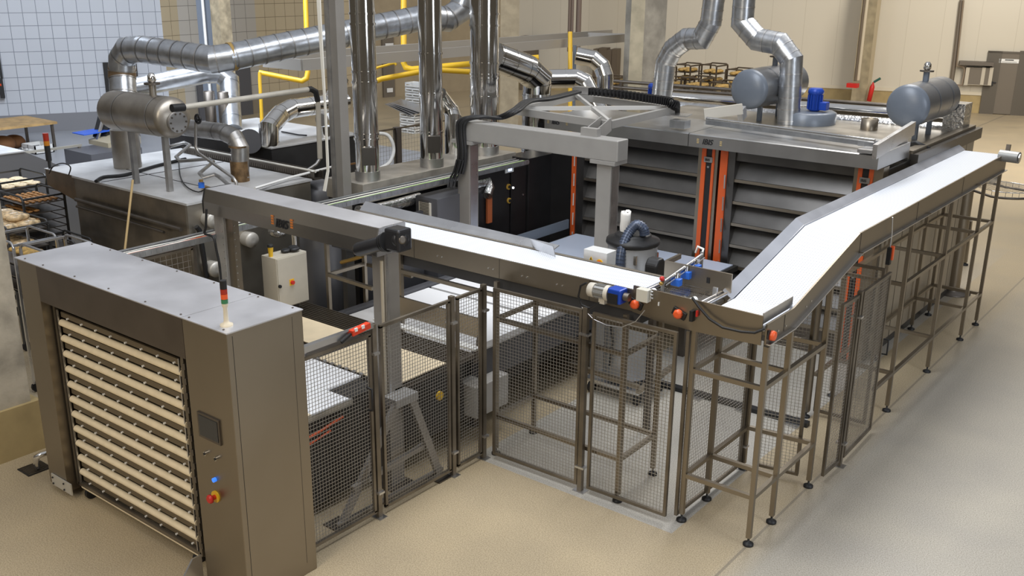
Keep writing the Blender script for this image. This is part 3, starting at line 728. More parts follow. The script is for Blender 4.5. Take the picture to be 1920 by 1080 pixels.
# ================================================================== LEG FRAMES AND HIGH CONVEYORS
def foot(x, y, r, leg=None):
    p = leg or r
    MB().lathe([(.045, 0), (.045, .018), (.022, .03), (.010, .034), (.010, .075)], (x, y, 0), n=18).build('adjustable_foot', BLACK, p)
def leg(x, y, ztop, r, w=.04, hook=0, z0=.07, m=None):
    mb = MB().box(x - w / 2, x + w / 2, y - w / 2, y + w / 2, z0, ztop)
    if hook: mb.bar((x, y, ztop - .01), (x + hook, y, ztop + .05), .034)
    l = mb.build('leg', m or STEEL, r); foot(x, y, r, l); return l
def rails(segs, r, w=.038):
    return each('cross_bar', STEEL, r, [MB().bar(a, b, w) for a, b in segs])
c1 = thing('belt_conveyor', 'high straight white belt conveyor passing behind the front gantry, on square steel legs', 'conveyor', (-5.6, 7.25, 0))
MB().box(-8.1, -4.12, 7.02, 7.48, 1.985, 2.0).build('belt', BELT, c1)
sp1 = MB().box(-8.1, -4.15, 6.985, 7.005, 1.82, 2.012).build('side_panel', STEEL, c1)
MB().box(-8.1, -4.15, 7.49, 7.505, 1.82, 2.015).build('side_panel', STEEL, c1)
MB().box(-8.0, -4.1, 7.03, 7.47, 1.70, 1.80).build('return_tray', mat('dark_return_belt', (.05, .05, .055), .5), c1)
for x in (-6.72, -5.62, -4.6): MB().box(x - .0015, x + .0015, 6.983, 6.985, 1.82, 2.01).build('panel_joint', DARK, c1)
for x in (-5.75, -5.35, -4.95, -6.4):
    for dx in (0, .06): MB().cyl((x + dx, 6.986, 1.9), (x + dx, 6.976, 1.9), .007, n=8).build('bolt', STEELB, c1)
MB().add([(-8.05, 7.5, 2.01), (-5.40, 7.5, 2.01), (-5.36, 7.58, 2.07), (-8.05, 7.6, 2.10), (-8.05, 7.505, 2.005), (-5.40, 7.505, 2.005), (-5.36, 7.585, 2.062), (-8.05, 7.605, 2.092)],
         [(0, 1, 2, 3), (7, 6, 5, 4), (0, 4, 5, 1), (1, 5, 6, 2), (2, 6, 7, 3), (3, 7, 4, 0)]).build('guard_strip', STEELB, c1)
P = [Ay(993, 447, 7.50), Ay(1037, 462, 7.36), Ay(1041, 482, 7.36), Ay(1000, 466, 7.50)]
mb = MB().add(P + [p + Vector((0, .006, 0)) for p in P], [(0, 1, 2, 3), (7, 6, 5, 4), (0, 4, 5, 1), (1, 5, 6, 2), (2, 6, 7, 3), (3, 7, 4, 0)])
mb.build('deflector_plate', STEELB, c1)
for (x, y) in ((-5.62, 6.95), (-4.18, 6.93), (-5.62, 7.57), (-4.19, 7.57)): leg(x, y, 1.80 if y < 7.2 else 1.82, c1, hook=0)
rails([((-5.62, 6.95, z), (-4.18, 6.93, z)) for z in (.42, 1.43)] + [((-5.62, 7.57, z), (-4.19, 7.57, z)) for z in (.42, 1.43)] +
      [((-5.62, 6.95, z), (-5.62, 7.57, z)) for z in (.42, 1.43)] + [((-4.18, 6.93, z), (-4.19, 7.57, z)) for z in (.42, 1.43)], c1)
for (x, y) in ((-8.05, 7.0), (-6.93, 7.0), (-8.05, 7.55)): leg(x, y, 1.82, c1)
rails([((-8.05, 7.0, 1.38), (-7.35, 7.0, 1.36)), ((-8.05, 7.0, 1.38), (-8.05, 7.55, 1.38)), ((-7.05, 7.0, 1.64), (-5.7, 7.0, 1.64)), ((-6.9, 7.45, 1.72), (-5.7, 7.45, 1.72)), ((-8.0, 7.55, 1.38), (-7.3, 7.55, 1.38))], c1)
MB().tube([Ay(640, 492, 7.0), Ay(655, 488, 7.0), Ay(668, 484, 7.0), Ay(680, 480, 7.0)], .022, 8).build('brass_valve', mat('brass', (.42, .27, .08), .35, .9), c1)
# white gear motor on the near side
ax0, ax1 = Ay(1110, 543, 6.90), Ay(1170, 556, 6.90)
dm = thing('gear_motor', 'cream and blue gear motor on the near side of the straight conveyor', 'motor', ax0)
d = (ax1 - ax0).normalized()
MB().lathe([(.03, -.03), (.062, -.02), (.066, .04)], ax0, d, 20).build('fan_cover', mat('cream_motor_paint', (.62, .58, .50), .4), dm)
fb = MB().cyl(ax0 + d * .04, ax0 + d * .15, .056, n=20)
for k in range(10):
    t = 2 * math.pi * k / 10; o_ = Vector((0, math.cos(t), math.sin(t))) * .06; fb.bar(ax0 + d * .045 + o_, ax0 + d * .145 + o_, .008, .012)
fb.build('ribbed_body', mat('grey_motor_body', (.34, .34, .33), .4, .5), dm)
MB().cyl(ax0 + d * .15, ax0 + d * .19, .068, n=20).build('motor_flange', mat('cream_motor_paint', (0, 0, 0)), dm)
gbx = MB().cbox(ax0 + d * .26 + Vector((0, .0, 0)), .13, .12, .13).build('gearbox', BLUE, dm, .012)
MB().cbox(ax0 + d * .25 + Vector((0, -.062, -.02)), .10, .01, .09).build('gearbox_cover', BLACK, gbx)
MB().cyl(ax0 + d * .33, ax0 + d * .38, .035, n=16).build('shaft_hub', STEELD, gbx)
MB().cbox(ax0 + d * .12 + Vector((0, 0, -.075)), .06, .06, .05).build('terminal_box', mat('cream_motor_paint', (0, 0, 0)), dm)
solo('motor_cable', MB().tube([ax0 + Vector((-.04, -.03, .06)), ax0 + Vector((-.10, -.03, .02)), ax0 + Vector((-.12, -.03, -.08)), ax0 + Vector((-.08, -.03, -.15)), ax0 + Vector((0, -.03, -.165)), ax0 + Vector((.06, -.03, -.12)), ax0 + Vector((.11, -.02, -.08))], .009, 8), BLACK, 'black cable looping under the cream and blue gear motor', 'cable')
solo('sensor_cable', MB().tube([ax0 + Vector((-.08, -.03, -.17)), ax0 + Vector((.05, -.04, -.25)), ax0 + Vector((.2, -.05, -.27)), ax0 + Vector((.35, -.05, -.25)), ax0 + Vector((.48, -.05, -.17)), ax0 + Vector((.55, -.03, -.06))], .004, 6), STEELB, 'thin grey cable hanging from the junction box to the gear motor', 'cable')
# black power button box with orange knob under belt
# connecting section with rollers, wire belt and side plates
tr = thing('transfer_section', 'steel transfer section with wire grid between the two white belts', 'conveyor section', (-3.7, 7.2, 1.78))
MB().prism([(-4.15, 1.82), (-4.15, 2.055), (-3.6, 2.05), (-2.97, 2.045), (-2.97, 1.80), (-3.55, 1.78), (-3.9, 1.79)], 'y', 6.975, 6.99).build('side_plate', STEEL, tr)
MB().box(-4.15, -3.5, 7.49, 7.505, 1.85, 2.16).build('back_guard', STEEL, tr)
MB().box(-3.60, -3.56, 7.35, 7.37, 1.93, 2.06).build('corner_plate', STEELB, tr)
MB().box(-3.73, -3.70, 7.484, 7.489, 2.04, 2.09).build('sensor_window', BLACK, tr)
mb = MB()
for k in range(22): mb.bar((-4.02 + k * .018, 7.02, 2.0), (-4.02 + k * .018, 7.46, 2.0), .004)
for k in range(7): mb.bar((-4.03, 7.05 + k * .065, 2.0), (-3.63, 7.05 + k * .065, 2.0), .004)
mb.build('wire_grid', CHROME, tr)
MB().box(-4.1, -3.55, 7.0, 7.48, 1.90, 1.93).build('drip_tray', STEELB, tr)
for x, m_ in ((-4.10, STEELB), (-3.58, STEELB), (-3.53, STEELB)): MB().cyl((x, 7.0, 1.985), (x, 7.48, 1.985), .018, n=14).build('roller', m_, tr)
MB().cyl((-4.04, 7.02, 1.985), (-4.04, 7.14, 1.985), .03, n=16).build('belt_end_roll', WHITE, tr)
MB().cyl((-3.66, 7.02, 1.985), (-3.66, 7.16, 1.985), .03, n=16).build('belt_end_roll', WHITE, tr)
MB().box(-3.9, -3.89, 6.965, 6.974, 1.93, 1.96).build('sticker', WHITE, tr)
def cap(p, n, label, par):
    b = MB().cbox(p, .13, .012, .07, Matrix.Rotation(math.radians(20), 3, 'Y')) if n == 'y' else MB().cbox(p, .012, .13, .07, Matrix.Rotation(math.radians(-20), 3, 'X'))
    bb = b.build('bearing_housing', BLACK, par, .01)
    ax = (0, -1, 0) if n == 'y' else (1, 0, 0)
    MB().lathe([(.04, .0), (.042, .02), (.036, .038), (.02, .042)], Vector(p), ax, 8 if n == 'y' else 20).build('orange_cap', ORANGEC, bb)
cap(Ay(1192, 570, 6.965), 'y', '', tr); cap(Ay(1273, 588, 6.965), 'y', '', tr)
MB().cbox(Ay(1307, 588, 6.955), .015, .02, .05).build('switch', RED, tr)
MB().cbox(Ay(1298, 592, 6.955), .03, .05, .09).build('switch_body', BLACK, tr)
jb = thing('junction_box', 'small cream junction box with cable glands above an orange bearing cap', 'box', Ay(1207, 567, 6.93))
MB().cbox(Ay(1207, 553, 6.93), .11, .07, .11).build('box_body', mat('cream_box', (.62, .60, .52), .45), jb, .005)
for k in range(3): 
    p = Ay(1221, 547 + k * 6, 6.93); MB().cyl(p, p + XH * .02, .009, n=10).build('cable_gland', STEELB, jb)
solo('hanging_cable', MB().tube([Ay(1298, 558, 6.96), Ay(1310, 575, 6.94), Ay(1330, 598, 6.93), Ay(1355, 614, 6.93), Ay(1390, 622, 6.93), Ay(1415, 624, 6.93), Ay(1433, 617, 6.95)], .011, 8), BLACK, 'black cable drooping along the brown steel side plate below the belt corner', 'cable')
# spray manifold with blue valves
mf = thing('spray_manifold', 'steel manifold bar carrying three blue valves across the transfer section', 'manifold', (-3.95, 7.3, 1.95))
a, b = Ax(1243, 530, -3.95), Ax(1316, 478, -3.95)
MB().cyl(a, b, .016, n=12).build('manifold_bar', STEELB, mf)
MB().bar(a + Vector((.03, 0, -.02)), b + Vector((.03, 0, -.02)), .008).build('tie_rod', STEELB, mf)
for p in (a, b): MB().bar(p + ZH * .03, Vector((p.x, p.y, 1.86)), .03, .012).build('upright', STEELB, mf)
MB().ball(a + Vector((0, -.02, .04)), .022).build('red_gauge', RED, mf)
MB().ball(a + Vector((0, -.03, .0)), .018).build('brass_fitting', mat('brass', (0, 0, 0)), mf)
MB().tube([b, b + Vector((0, .02, .05)), b + Vector((-.06, .03, .06)), b + Vector((-.08, .03, .0))], .009, 8).build('air_hose', WHITE, mf)
for t in (.30, .55, .80):
    p = a.lerp(b, t) + Vector((.03, -.02, 0))
    v_ = MB().cbox(p - ZH * .06, .085, .06, .065).build('blue_valve', BLUEL, mf, .006)
    MB().cyl(p - ZH * .035, p + ZH * .02, .016, n=12).build('valve_neck', CHROME, v_)
# angled conveyor
c2 = thing('belt_conveyor', 'long white belt conveyor climbing to the upper right on tall steel legs', 'conveyor', (-3.2, 10.5, 0))
def side(x, t=.014):
    return MB().prism([(6.99, 1.81), (6.99, 1.98), (7.5, 1.98), (8.90, 2.335), (14.35, 2.345), (14.35, 2.12), (8.95, 2.14), (7.5, 1.81)], 'x', x - t / 2, x + t / 2)
bp = MB(); prof = [(7.0, 1.955), (7.5, 1.955), (8.90, 2.315), (14.3, 2.325)]
for (y0, z0), (y1, z1) in zip(prof, prof[1:]):
    bp.add([(-3.46, y0, z0), (-2.96, y0, z0), (-2.96, y1, z1), (-3.46, y1, z1), (-3.46, y0, z0 - .02), (-2.96, y0, z0 - .02), (-2.96, y1, z1 - .02), (-3.46, y1, z1 - .02)],
           [(0, 1, 2, 3), (7, 6, 5, 4), (0, 4, 5, 1), (1, 5, 6, 2), (2, 6, 7, 3), (3, 7, 4, 0)])
bp.build('belt', BELT, c2)
side(-2.94).build('side_panel', STEEL, c2)
MB().prism([(7.4, 1.95), (7.5, 1.97), (8.90, 2.325), (14.35, 2.335), (14.35, 2.12), (8.95, 2.14), (7.5, 1.81)], 'x', -3.484, -3.470).build('side_panel', STEELB, c2)
mb = MB()
for (ya, za), (yb_, zb2) in zip([(7.45, 1.958), (8.90, 2.32)], [(8.90, 2.32), (14.35, 2.33)]):
    mb.add([(-3.465, ya, za), (-3.465, yb_, zb2), (-3.555, yb_, zb2 + .06), (-3.555, ya, za + .06), (-3.465, ya, za - .006), (-3.465, yb_, zb2 - .006), (-3.555, yb_, zb2 + .054), (-3.555, ya, za + .054)],
           [(0, 1, 2, 3), (7, 6, 5, 4), (0, 4, 5, 1), (1, 5, 6, 2), (2, 6, 7, 3), (3, 7, 4, 0)])
mb.build('side_guard', mat('bright_guard_sheet', (.66, .68, .74), .34, .8, .05, 3), c2)
mb = MB()
for a, b in (((7.5, 1.81), (8.95, 2.14)), ((8.95, 2.14), (14.35, 2.12)), ((7.0, 1.81), (7.5, 1.81))): mb.bar((-2.925, a[0], a[1]), (-2.925, b[0], b[1]), .05, .01)
mb.build('lower_flange', STEELB, c2)
mb = MB()
for a, b in (((7.5, 1.75), (8.95, 2.08)), ((8.95, 2.08), (14.2, 2.06))): mb.bar((-3.2, a[0], a[1]), (-3.2, b[0], b[1]), .42, .03)
mb.build('return_belt', mat('grey_return_belt', (.35, .36, .38), .5), c2)
MB().prism([(7.0, 1.97), (7.0, 2.06), (7.56, 2.06), (7.56, 1.97)], 'x', -2.985, -2.975).build('inner_guard', STEELB, c2)
for y in (7.2, 7.35, 7.75, 7.85): MB().cyl((-2.935, y, 1.87 + max(0, y - 7.5) * .24), (-2.925, y, 1.87 + max(0, y - 7.5) * .24), .008, n=8).build('bolt', CHROME, c2)
cap((-2.925, 6.99 + .06, 1.875), 'x', '', c2)
for y in (7.32, 8.93, 10.6, 12.3): MB().box(-2.932, -2.930, y - .0015, y + .0015, 1.83 if y < 8 else 2.14, 1.97 if y < 8 else 2.33).build('panel_joint', DARK, c2)
for y in (8.95, 11, 13): MB().bar((-3.5, y, 2.13), (-2.9, y, 2.13), .03).build('cross_bar', STEEL, c2)
for y, zt in ((7.01, 1.79), (7.47, 1.79), (8.29, 1.96)): leg(-2.93, y, zt, c2)
for y, zt in ((7.0, 1.79), (7.47, 1.79), (8.22, 1.94)): leg(-3.56, y, zt, c2)
seg = []
for z in (.45, 1.43):
    seg += [((-2.93, 7.03, z), (-2.93, 8.27, z)), ((-3.56, 7.03, z), (-3.56, 8.2, z))]
    for y0, y1 in ((7.01, 7.0), (7.47, 7.47), (8.29, 8.22)): seg.append(((-2.93, y0, z), (-3.56, y1, z)))
for z in (.45, 1.46):
    seg += [((-2.93, 9.9 if z < 1 else 10.5, z), (-2.93, 14.08, z)), ((-3.56, 9.9, z), (-3.56, 14.08, z))]
    for y in (10.47, 11.92, 13.34, 14.1): seg.append(((-2.93, y, z), (-3.56, y, z)))
rails(seg, c2)
for y in (10.47, 11.92, 13.34, 14.1):
    leg(-2.93, y, 2.12, c2, hook=0); leg(-3.56, y, 2.12, c2)
leg(-3.56, 9.75, 2.1, c2, .06)
# tail motor
P = Ax(1892, 294, -2.85)
tm = MB().cyl(P + Vector((-.12, .04, 0)), P + Vector((.12, .0, 0)), .075, n=20).build('tail_motor', mat('grey_motor_body', (0, 0, 0)), c2)
MB().cyl(P + Vector((.12, 0, 0)), P + Vector((.135, 0, 0)), .055, n=20).build('motor_cover', STEELB, tm)
MB().bar(P + Vector((-.05, .1, -.02)), P + Vector((-.05, .12, .14)), .05).build('torque_arm', STEELD, tm)
# safety interlock hanging on a leg
P = Ax(1667, 480, -2.9)
MB().cbox(P, .04, .05, .17).build('interlock_body', BLACK, c2); MB().cbox(P + Vector((.02, .02, .03)), .03, .03, .14).build('interlock_tab', ORANGEC, c2)
MB().tube([P + ZH * .09, P + ZH * .22, P + Vector((0, -.05, .4))], .006, 6).build('interlock_cable', STEELB, c2)
# far end: round post with basket
PP = Az(1785, 548)
rp = thing('round_post', 'polished round post on a disc base beyond the high conveyor', 'post', PP)
MB().lathe([(.26, 0), (.26, .02), (.11, .03), (.105, .05)], PP, n=32).build('base_disc', STEELD, rp)
MB().cyl(PP, (PP.x - .02, PP.y, 2.1), .10, n=24).build('tube', STEEL, rp)
bk = thing('wire_basket', 'half round wire rack hung from the polished round post', 'basket', Ao(1850, 400, Vector((PP.x + .5, PP.y + .5, 0))))
Bc = Vector((PP.x + .35, PP.y + .15, 1.62)); 
ring = [Bc + Vector((math.cos(t) * .42 + .1, math.sin(t) * .42, -.04)) for t in [math.pi * (-.55 + 1.1 * k / 16) for k in range(17)]]
base = [Vector((PP.x + .05, PP.y - .30, 1.66))] + ring + [Vector((PP.x + .05, PP.y + .50, 1.66))]
MB().tube(base, .018, 8).build('rim', STEELD, bk)
mb = MB()
for k, p in enumerate(ring): mb.bar((PP.x + .06, PP.y - .25 + k * .045, 1.70), p + ZH * .08, .005); mb.bar(p, p + ZH * .09, .006)
mb.tube([p + ZH * .08 for p in ring], .006, 6); mb.build('wires', STEELB, bk)
MB().cyl((PP.x, PP.y, 1.9), (PP.x + .25, PP.y + .3, 1.74), .16, .10, 20).build('chute', STEELB, bk)
mb = Az(1800, 500); 
tt = thing('steel_stand', 'small steel stand leg behind the round post', 'stand', Az(1808, 495))
P = Az(1808, 497); MB().bar((P.x, P.y, .05), (P.x - .02, P.y, .75), .07).build('leg', STEEL, tt); MB().bar((P.x - .02, P.y, .72), (P.x - .5, P.y + .1, 1.05), .07).build('arm', STEEL, tt)
MB().lathe([(.06, 0), (.06, .02), (.02, .04), (.02, .06)], (P.x, P.y, 0), n=16).build('foot', BLACK, tt)
# floor cable duct inside the cell
ch = thing('cable_channel', 'dark cable channel lying on the floor inside the mesh guards', 'cable channel', (-4.4, 9.3, 0))
a, b = Az(1200, 712), Az(1515, 800)
MB().bar(a + ZH * .025, b + ZH * .025, .09, .05).build('channel', BLACK, ch)
for k in range(4):
    p = a.lerp(b, .1 + .28 * k); MB().bar(p + Vector((-.02, -.12, .01)), p + Vector((.02, .12, .01)), .16, .012).build('bracket', STEELB, ch)

# ================================================================== DUST COLLECTOR DRUM
VX, VY = -5.45, 9.1
vd = thing('dust_drum', 'grey vacuum drum with black lid and ribbed blue-grey hose', 'drum', (VX, VY, 0))
R = .27
MB().lathe([(R - .02, .22), (R, .24), (R, 1.42), (R + .008, 1.43), (R + .008, 1.45), (R, 1.46), (R, 1.76)], (VX, VY, 0), n=40).build('drum_body', DRUM, vd)
ld = MB().lathe([(R + .01, 1.75), (R + .025, 1.77), (R + .02, 1.81), (R - .07, 1.835), (R - .07, 1.86), (R - .1, 1.875), (.02, 1.88)], (VX, VY, 0), n=40).build('lid', BLACK, vd)
for t in (.2, 2.3, 4.4, -.9): 
    c_ = Vector((VX + math.cos(t) * (R + .01), VY + math.sin(t) * (R + .01), 1.64)); MB().cbox(c_, .03, .03, .10).build('lid_clamp', CHROME, vd)
hp = [Ay(1209, 440, VY - .05), Ay(1206, 428, VY - .06), Ay(1194, 421, VY - .08), Ay(1182, 432, VY - .13), Ay(1172, 450, VY - .2), Ay(1165, 472, VY - .27), Ay(1162, 500, VY - .31), Ay(1162, 545, VY - .33)]
def smooth(P, n=6):
    out = []
    P = [P[0]] + P + [P[-1]]
    for i in range(1, len(P) - 2):
        for k in range(n):
            t = k / n; a, b, c, d = P[i - 1], P[i], P[i + 1], P[i + 2]
            out.append(.5 * ((2 * b) + (c - a) * t + (2 * a - 5 * b + 4 * c - d) * t * t + (3 * b - a - 3 * c + d) * t ** 3))
    return out + [P[-1]]
hs = smooth(hp, 8); hm = MB().tube(hs, .05, 16)
for a_, b_ in zip(hs[::2], hs[1::2]):
    if (b_ - a_).length > .004: hm.cyl(a_, a_ + (b_ - a_).normalized() * .01, .056, n=16)
hm.build('hose', HOSE, vd)
MB().box(VX - .38, VX + .34, VY - .3, VY + .3, .14, .17).build('trolley', STEELB, vd)
each('trolley_bar', STEEL, vd, [MB().bar((VX - .55, VY - .33, .30), (VX + .35, VY - .33, .26), .05), MB().bar((VX + .35, VY - .33, .2), (VX + .4, VY + .35, .3), .05)])
for sx in (-1, 1):
    for sy in (-1, 1): MB().cyl((VX + sx * .3 - .02, VY + sy * .25, .07), (VX + sx * .3 + .02, VY + sy * .25, .07), .07, n=18).build('castor', BLACK, vd)
MB().tube([(VX - .02, VY - .29, 1.05), (VX - .05, VY - .30, .9), (VX - .02, VY - .3, .7), (VX - .04, VY - .3, .4)], .012, 8).build('cable', BLACK, vd)
tw = Ay(1171, 434, VY - .02); tw.z = 1.882
prof = [(.05, 0), (.056, .05), (.052, .12), (.056, .19), (.05, .225), (.03, .215)]
pt = MB().lathe(prof, tw, (.05, 0, 1), 14)
rr = random.Random(3); pt.v = [(x + rr.uniform(-.006, .006), y + rr.uniform(-.006, .006), z + (rr.uniform(-.012, .012) if z > tw.z + .03 else 0)) for x, y, z in pt.v]
solo('paper_bag', pt, PAPER, 'crumpled white paper bag standing on the black drum lid', 'bag', tw)
# control box on the belt edge
cbx = thing('control_box', 'light grey control box with warning triangle and red-yellow switch beside the straight belt', 'control box', (-4.93, 7.62, 1.9))
MB().box(-5.06, -4.80, 7.56, 7.72, 1.90, 2.09).build('box_body', mat('light_grey_box', (.62, .62, .61), .4), cbx, .004)
MB().prism([(-5.0, 1.985), (-4.945, 1.985), (-4.9725, 2.032)], 'y', 7.556, 7.560).build('warning_triangle', YELLOW, cbx)
MB().prism([(-4.978, 1.994), (-4.967, 1.994), (-4.970, 2.02), (-4.975, 2.02)], 'y', 7.553, 7.556).build('warning_mark', BLACK, cbx)
MB().cyl((-4.875, 7.56, 1.985), (-4.875, 7.55, 1.985), .036, n=20).build('switch_plate', YELLOW, cbx)
sw = MB().cyl((-4.875, 7.55, 1.985), (-4.875, 7.525, 1.985), .024, n=16).build('rotary_switch', RED, cbx)
MB().bar((-4.80, 7.7, 1.6), (-4.80, 7.7, 1.95), .03).build('bracket', STEEL, cbx)
# ================================================================== REAR LIFTING GANTRY
g2 = thing('gantry', 'plain grey steel gantry in front of the deck ovens, cross frame fixed to its beam', 'gantry', (-7, 9.4, 0))
MB().box(-8.2, -5.82, 9.3, 9.52, 2.57, 2.81).build('beam', PAINTL, g2, .012)
for x in (-8.08, -6.0):
    c = MB().box(x - .10, x + .09, 9.32, 9.50, 0, 2.53).build('column', PAINTL if x > -7 else PAINT, g2, .004)
    MB().box(x - .17, x + .16, 9.28, 9.54, 2.53, 2.57).build('cap_plate', PAINTL, c)
    MB().box(x + .091, x + .096, 9.34, 9.48, .1, 2.5).build('wear_strip', STEELB if x < -7 else GALVD, c)
    MB().box(x - .18, x + .18, 9.26, 9.56, 0, .015).build('foot_plate', STEELD, c)
xf = thing('cross_frame', 'light grey square frame with crossed bars above the left deck oven', 'frame', (-7.3, 11, 2.7))
cs = [Az(968, 208, 2.85), Az(1143, 234, 2.85), Az(1262, 206, 2.85), Az(1079, 181, 2.85)]
each('frame_bar', PAINTL, xf, [MB().bar(cs[i], cs[(i + 1) % 4], .06, .09) for i in range(4)])
each('diagonal_bar', mat('pale_grey_paint', (.60, .59, .57), .4, .3), xf, [MB().bar(cs[0] + ZH * .03, cs[2] + ZH * .03, .04, .05), MB().bar(cs[1] + ZH * .03, cs[3] + ZH * .03, .04, .05)])
q = Vector((-6.25, 9.42, 2.81))
each('bracket_plate', PAINTL, xf, [MB().bar(q + XH * dx, Vector((cs[1].x - .05 + dx, cs[1].y, 2.86)), .012, .16) for dx in (-.07, .07)])
MB().box(q.x - .11, q.x + .11, 9.36, 9.44, 2.81, 2.9).build('bracket_foot', PAINTL, xf)
MB().bar(cs[3] + ZH * .1, cs[3] + ZH * .1 + XH * .28, .12, .1).build('cable_guide', STEELB, xf)
MB().bar((cs[2].x - .15, cs[2].y - .1, 2.80), (cs[2].x + .25, cs[2].y, 2.80), .25, .015).build('end_plate', STEELB, xf)
def cabs(name, pts, n, r, label, sp=.03, group=None):
    t = thing(name, label, 'cable', pts[0], group)
    P = smooth([Vector(p) for p in pts], 5)
    for k in range(n): MB().tube([p + Vector((sp * (k - (n - 1) / 2), sp * .4 * (k % 2), 0)) for p in P], r, 7).build('cable', BLACK, t)
    return t
cabs('cable_bundle', [Ay(860, 325, 9.25), Ay(866, 290, 9.25), Ay(863, 245, 9.25), Ay(868, 226, 9.25), Ay(900, 219, 9.35), Ay(935, 221, 9.6), Az(965, 208, 2.95), Az(990, 190, 2.98), Az(1030, 185, 2.98), Az(1082, 172, 2.98)], 4, .022, 'black cable bundle rising along the rear gantry column to the cross frame', .032)
cch = thing('cable_chain', 'black cable chain running over the cross frame towards the galvanised duct', 'cable chain', Az(1108, 171, 2.98))
cp = [Az(1106, 171, 2.98), Az(1160, 176, 2.98), Az(1215, 184, 2.98), Az(1252, 190, 2.98), Az(1264, 197, 2.93), Az(1266, 207, 2.82)]
P = smooth(cp, 8); mb = MB(); mb.tube(P, .035, 8)
for a_, b_ in zip(P, P[1:]):
    mb.bar(a_.lerp(b_, .3), a_.lerp(b_, .6), .13, .1)
mb.build('chain_links', BLACK, cch)
cabs('cable_bundle', [Ay(862, 300, 9.2), Ay(856, 322, 9.2), Ay(848, 338, 9.2), Ay(845, 352, 9.0)], 4, .012, 'black cables fanning out at the foot of the rear gantry column', .03)

# ================================================================== DECK OVENS
ov = thing('deck_oven', 'wide stainless deck oven block with two bays of tilted doors and orange uprights', 'oven', (-5.8, 13.5, 0))
YO = 11.62; OX0, OX1 = -8.12, -3.64
MB().box(OX0, OX1, YO + .15, 15.5, 0, 2.42).build('oven_body', OVEN, ov)
MB().box(OX0, OX1 - .02, 12.5, 15.5, 2.42, 2.45).build('top_sheet', mat('oven_roof_steel', (.42, .39, .34), .36, .85, .2, 2.5), ov)
for x0, x1, nm in ((-8.35, -6.075, 0), (-6.065, -3.65, 1)):
    h_ = MB().prism([(11.38, 2.46), (11.38, 2.615), (11.40, 2.625), (12.5, 2.64), (12.5, 2.46)], 'x', x0, x1).build('extractor_hood', mat('hood_bright_steel', (.46, .46, .46), .30, .93, .1, 2), ov)
    P = Ay(1034 if nm == 0 else 1316, 232 if nm == 0 else 270, 11.375)
    letters('IBIS', P, XH, ZH, .085 if nm == 0 else .095, GREYTXT, h_, 'logo_lettering')
    pw = .24
    for sx in (-.06, pw + .02):
        for k in range(3): MB().cbox(P + Vector((sx, .002, .01 + k * .022)), .03, .003, .014).build('logo_bar', mat('faded_logo_ochre', (.42, .32, .16), .5), h_)
def bay(x0, x1, i):
    z = 2.31
    for k in range(7):
        zt, zb = z - k * .285, z - (k + 1) * .285
        if zb < .2: break
        d = MB().prism([(YO + .14, zt), (YO + .01, zb + .05), (YO - .01, zb + .05), (YO - .01, zb + .015), (YO + .02, zb), (YO + .15, zb)], 'x', x0, x1).build('oven_door', OVEN, ov)
        MB().box(x0, x1, YO - .016, YO - .008, zb + .012, zb + .05).build('door_lip', STEEL, d)
    MB().box(x0, x1, YO, YO + .15, 2.31, 2.46).build('top_panel', OVEN, ov)
    MB().box(x0, x1, YO + .02, YO + .16, 0, .33).build('plinth', STEELD, ov)
bay(-7.80, -6.02, 0); bay(-5.50, -3.98, 1)
ups = [(-8.0, -7.93, ORANGE, 1), (-7.93, -7.80, OVEN, 0), (-6.02, -5.965, STEEL, 0), (-5.965, -5.905, ORANGE, 0), (-5.905, -5.82, BLACK, 0), (-5.82, -5.785, ORANGE, 0), (-5.785, -5.74, STEEL, 0),
       (-5.70, -5.60, ORANGE, 1), (-5.60, -5.50, OVEN, 0), (-3.98, -3.93, STEEL, 0), (-3.93, -3.88, ORANGE, 0), (-3.88, -3.80, BLACK, 0), (-3.80, -3.75, ORANGE, 0), (-3.75, -3.64, STEEL, 0)]
for x0, x1, m_, lv in ups:
    u = MB().box(x0, x1, YO - .03 - (.015 if m_ in (ORANGE,) else 0), YO + .16, .05, 2.455).build('orange_strip' if m_ is ORANGE else ('black_track' if m_ is BLACK else 'upright'), m_, ov)
    if lv:
        for k in range(7):
            zz = 2.12 - k * .285
            MB().bar((x1 - .015, YO - .06, zz), (x1 + .005, YO - .09, zz - .17), .016, .02).build('lever', STEELB, u)
for x in (-5.865, -3.84):
    p_ = MB().box(x - .06, x + .06, YO - .055, YO - .048, 2.25, 2.32).build('name_plate', GALVD, ov)
    letters('IBIS', (x - .045, YO - .057, 2.268), XH, ZH, .045, GREYTXT, p_, 'plate_lettering', .0)
    MB().cyl((x, YO - .03, 2.19), (x, YO - .05, 2.19), .014, n=10).build('bolt', STEELB, ov)
    MB().cyl((x, YO - .03, 1.1), (x, YO - .05, 1.1), .014, n=10).build('bolt', STEELB, ov)
# side seams, edge beam and roof rail
for k in range(7):
    y = 12.1 + k * .5; MB().box(OX1, OX1 + .006, y, y + .02, .1, 2.3).build('side_seam', STEELD, ov)
MB().box(OX1 - .02, OX1 + .004, 11.85, 15.5, .10, 2.3).build('side_panel', mat('beige_side_panel', (.42, .36, .27), .5, .2, .05, 3), ov)
MB().box(OX1 - .02, OX1 + .09, 12.55, 15.5, 2.34, 2.49).build('edge_beam', mat('shaded_edge_steel', (.12, .11, .10), .35, .8), ov)  # dark tone painted in for the shadowy overhanging side of the oven top
MB().box(OX1 - .10, OX1 + .02, 12.55, 15.4, 2.49, 2.53).build('edge_rail', STEEL, ov)
MB().cyl(Az(1325, 222, 2.76), Az(1640, 264, 2.76), .022, n=12).build('roof_rail', CHROME, ov)
MB().bar(Az(1325, 228, 2.70), Az(1640, 270, 2.70), .05, .07).build('roof_beam', GALV, ov)
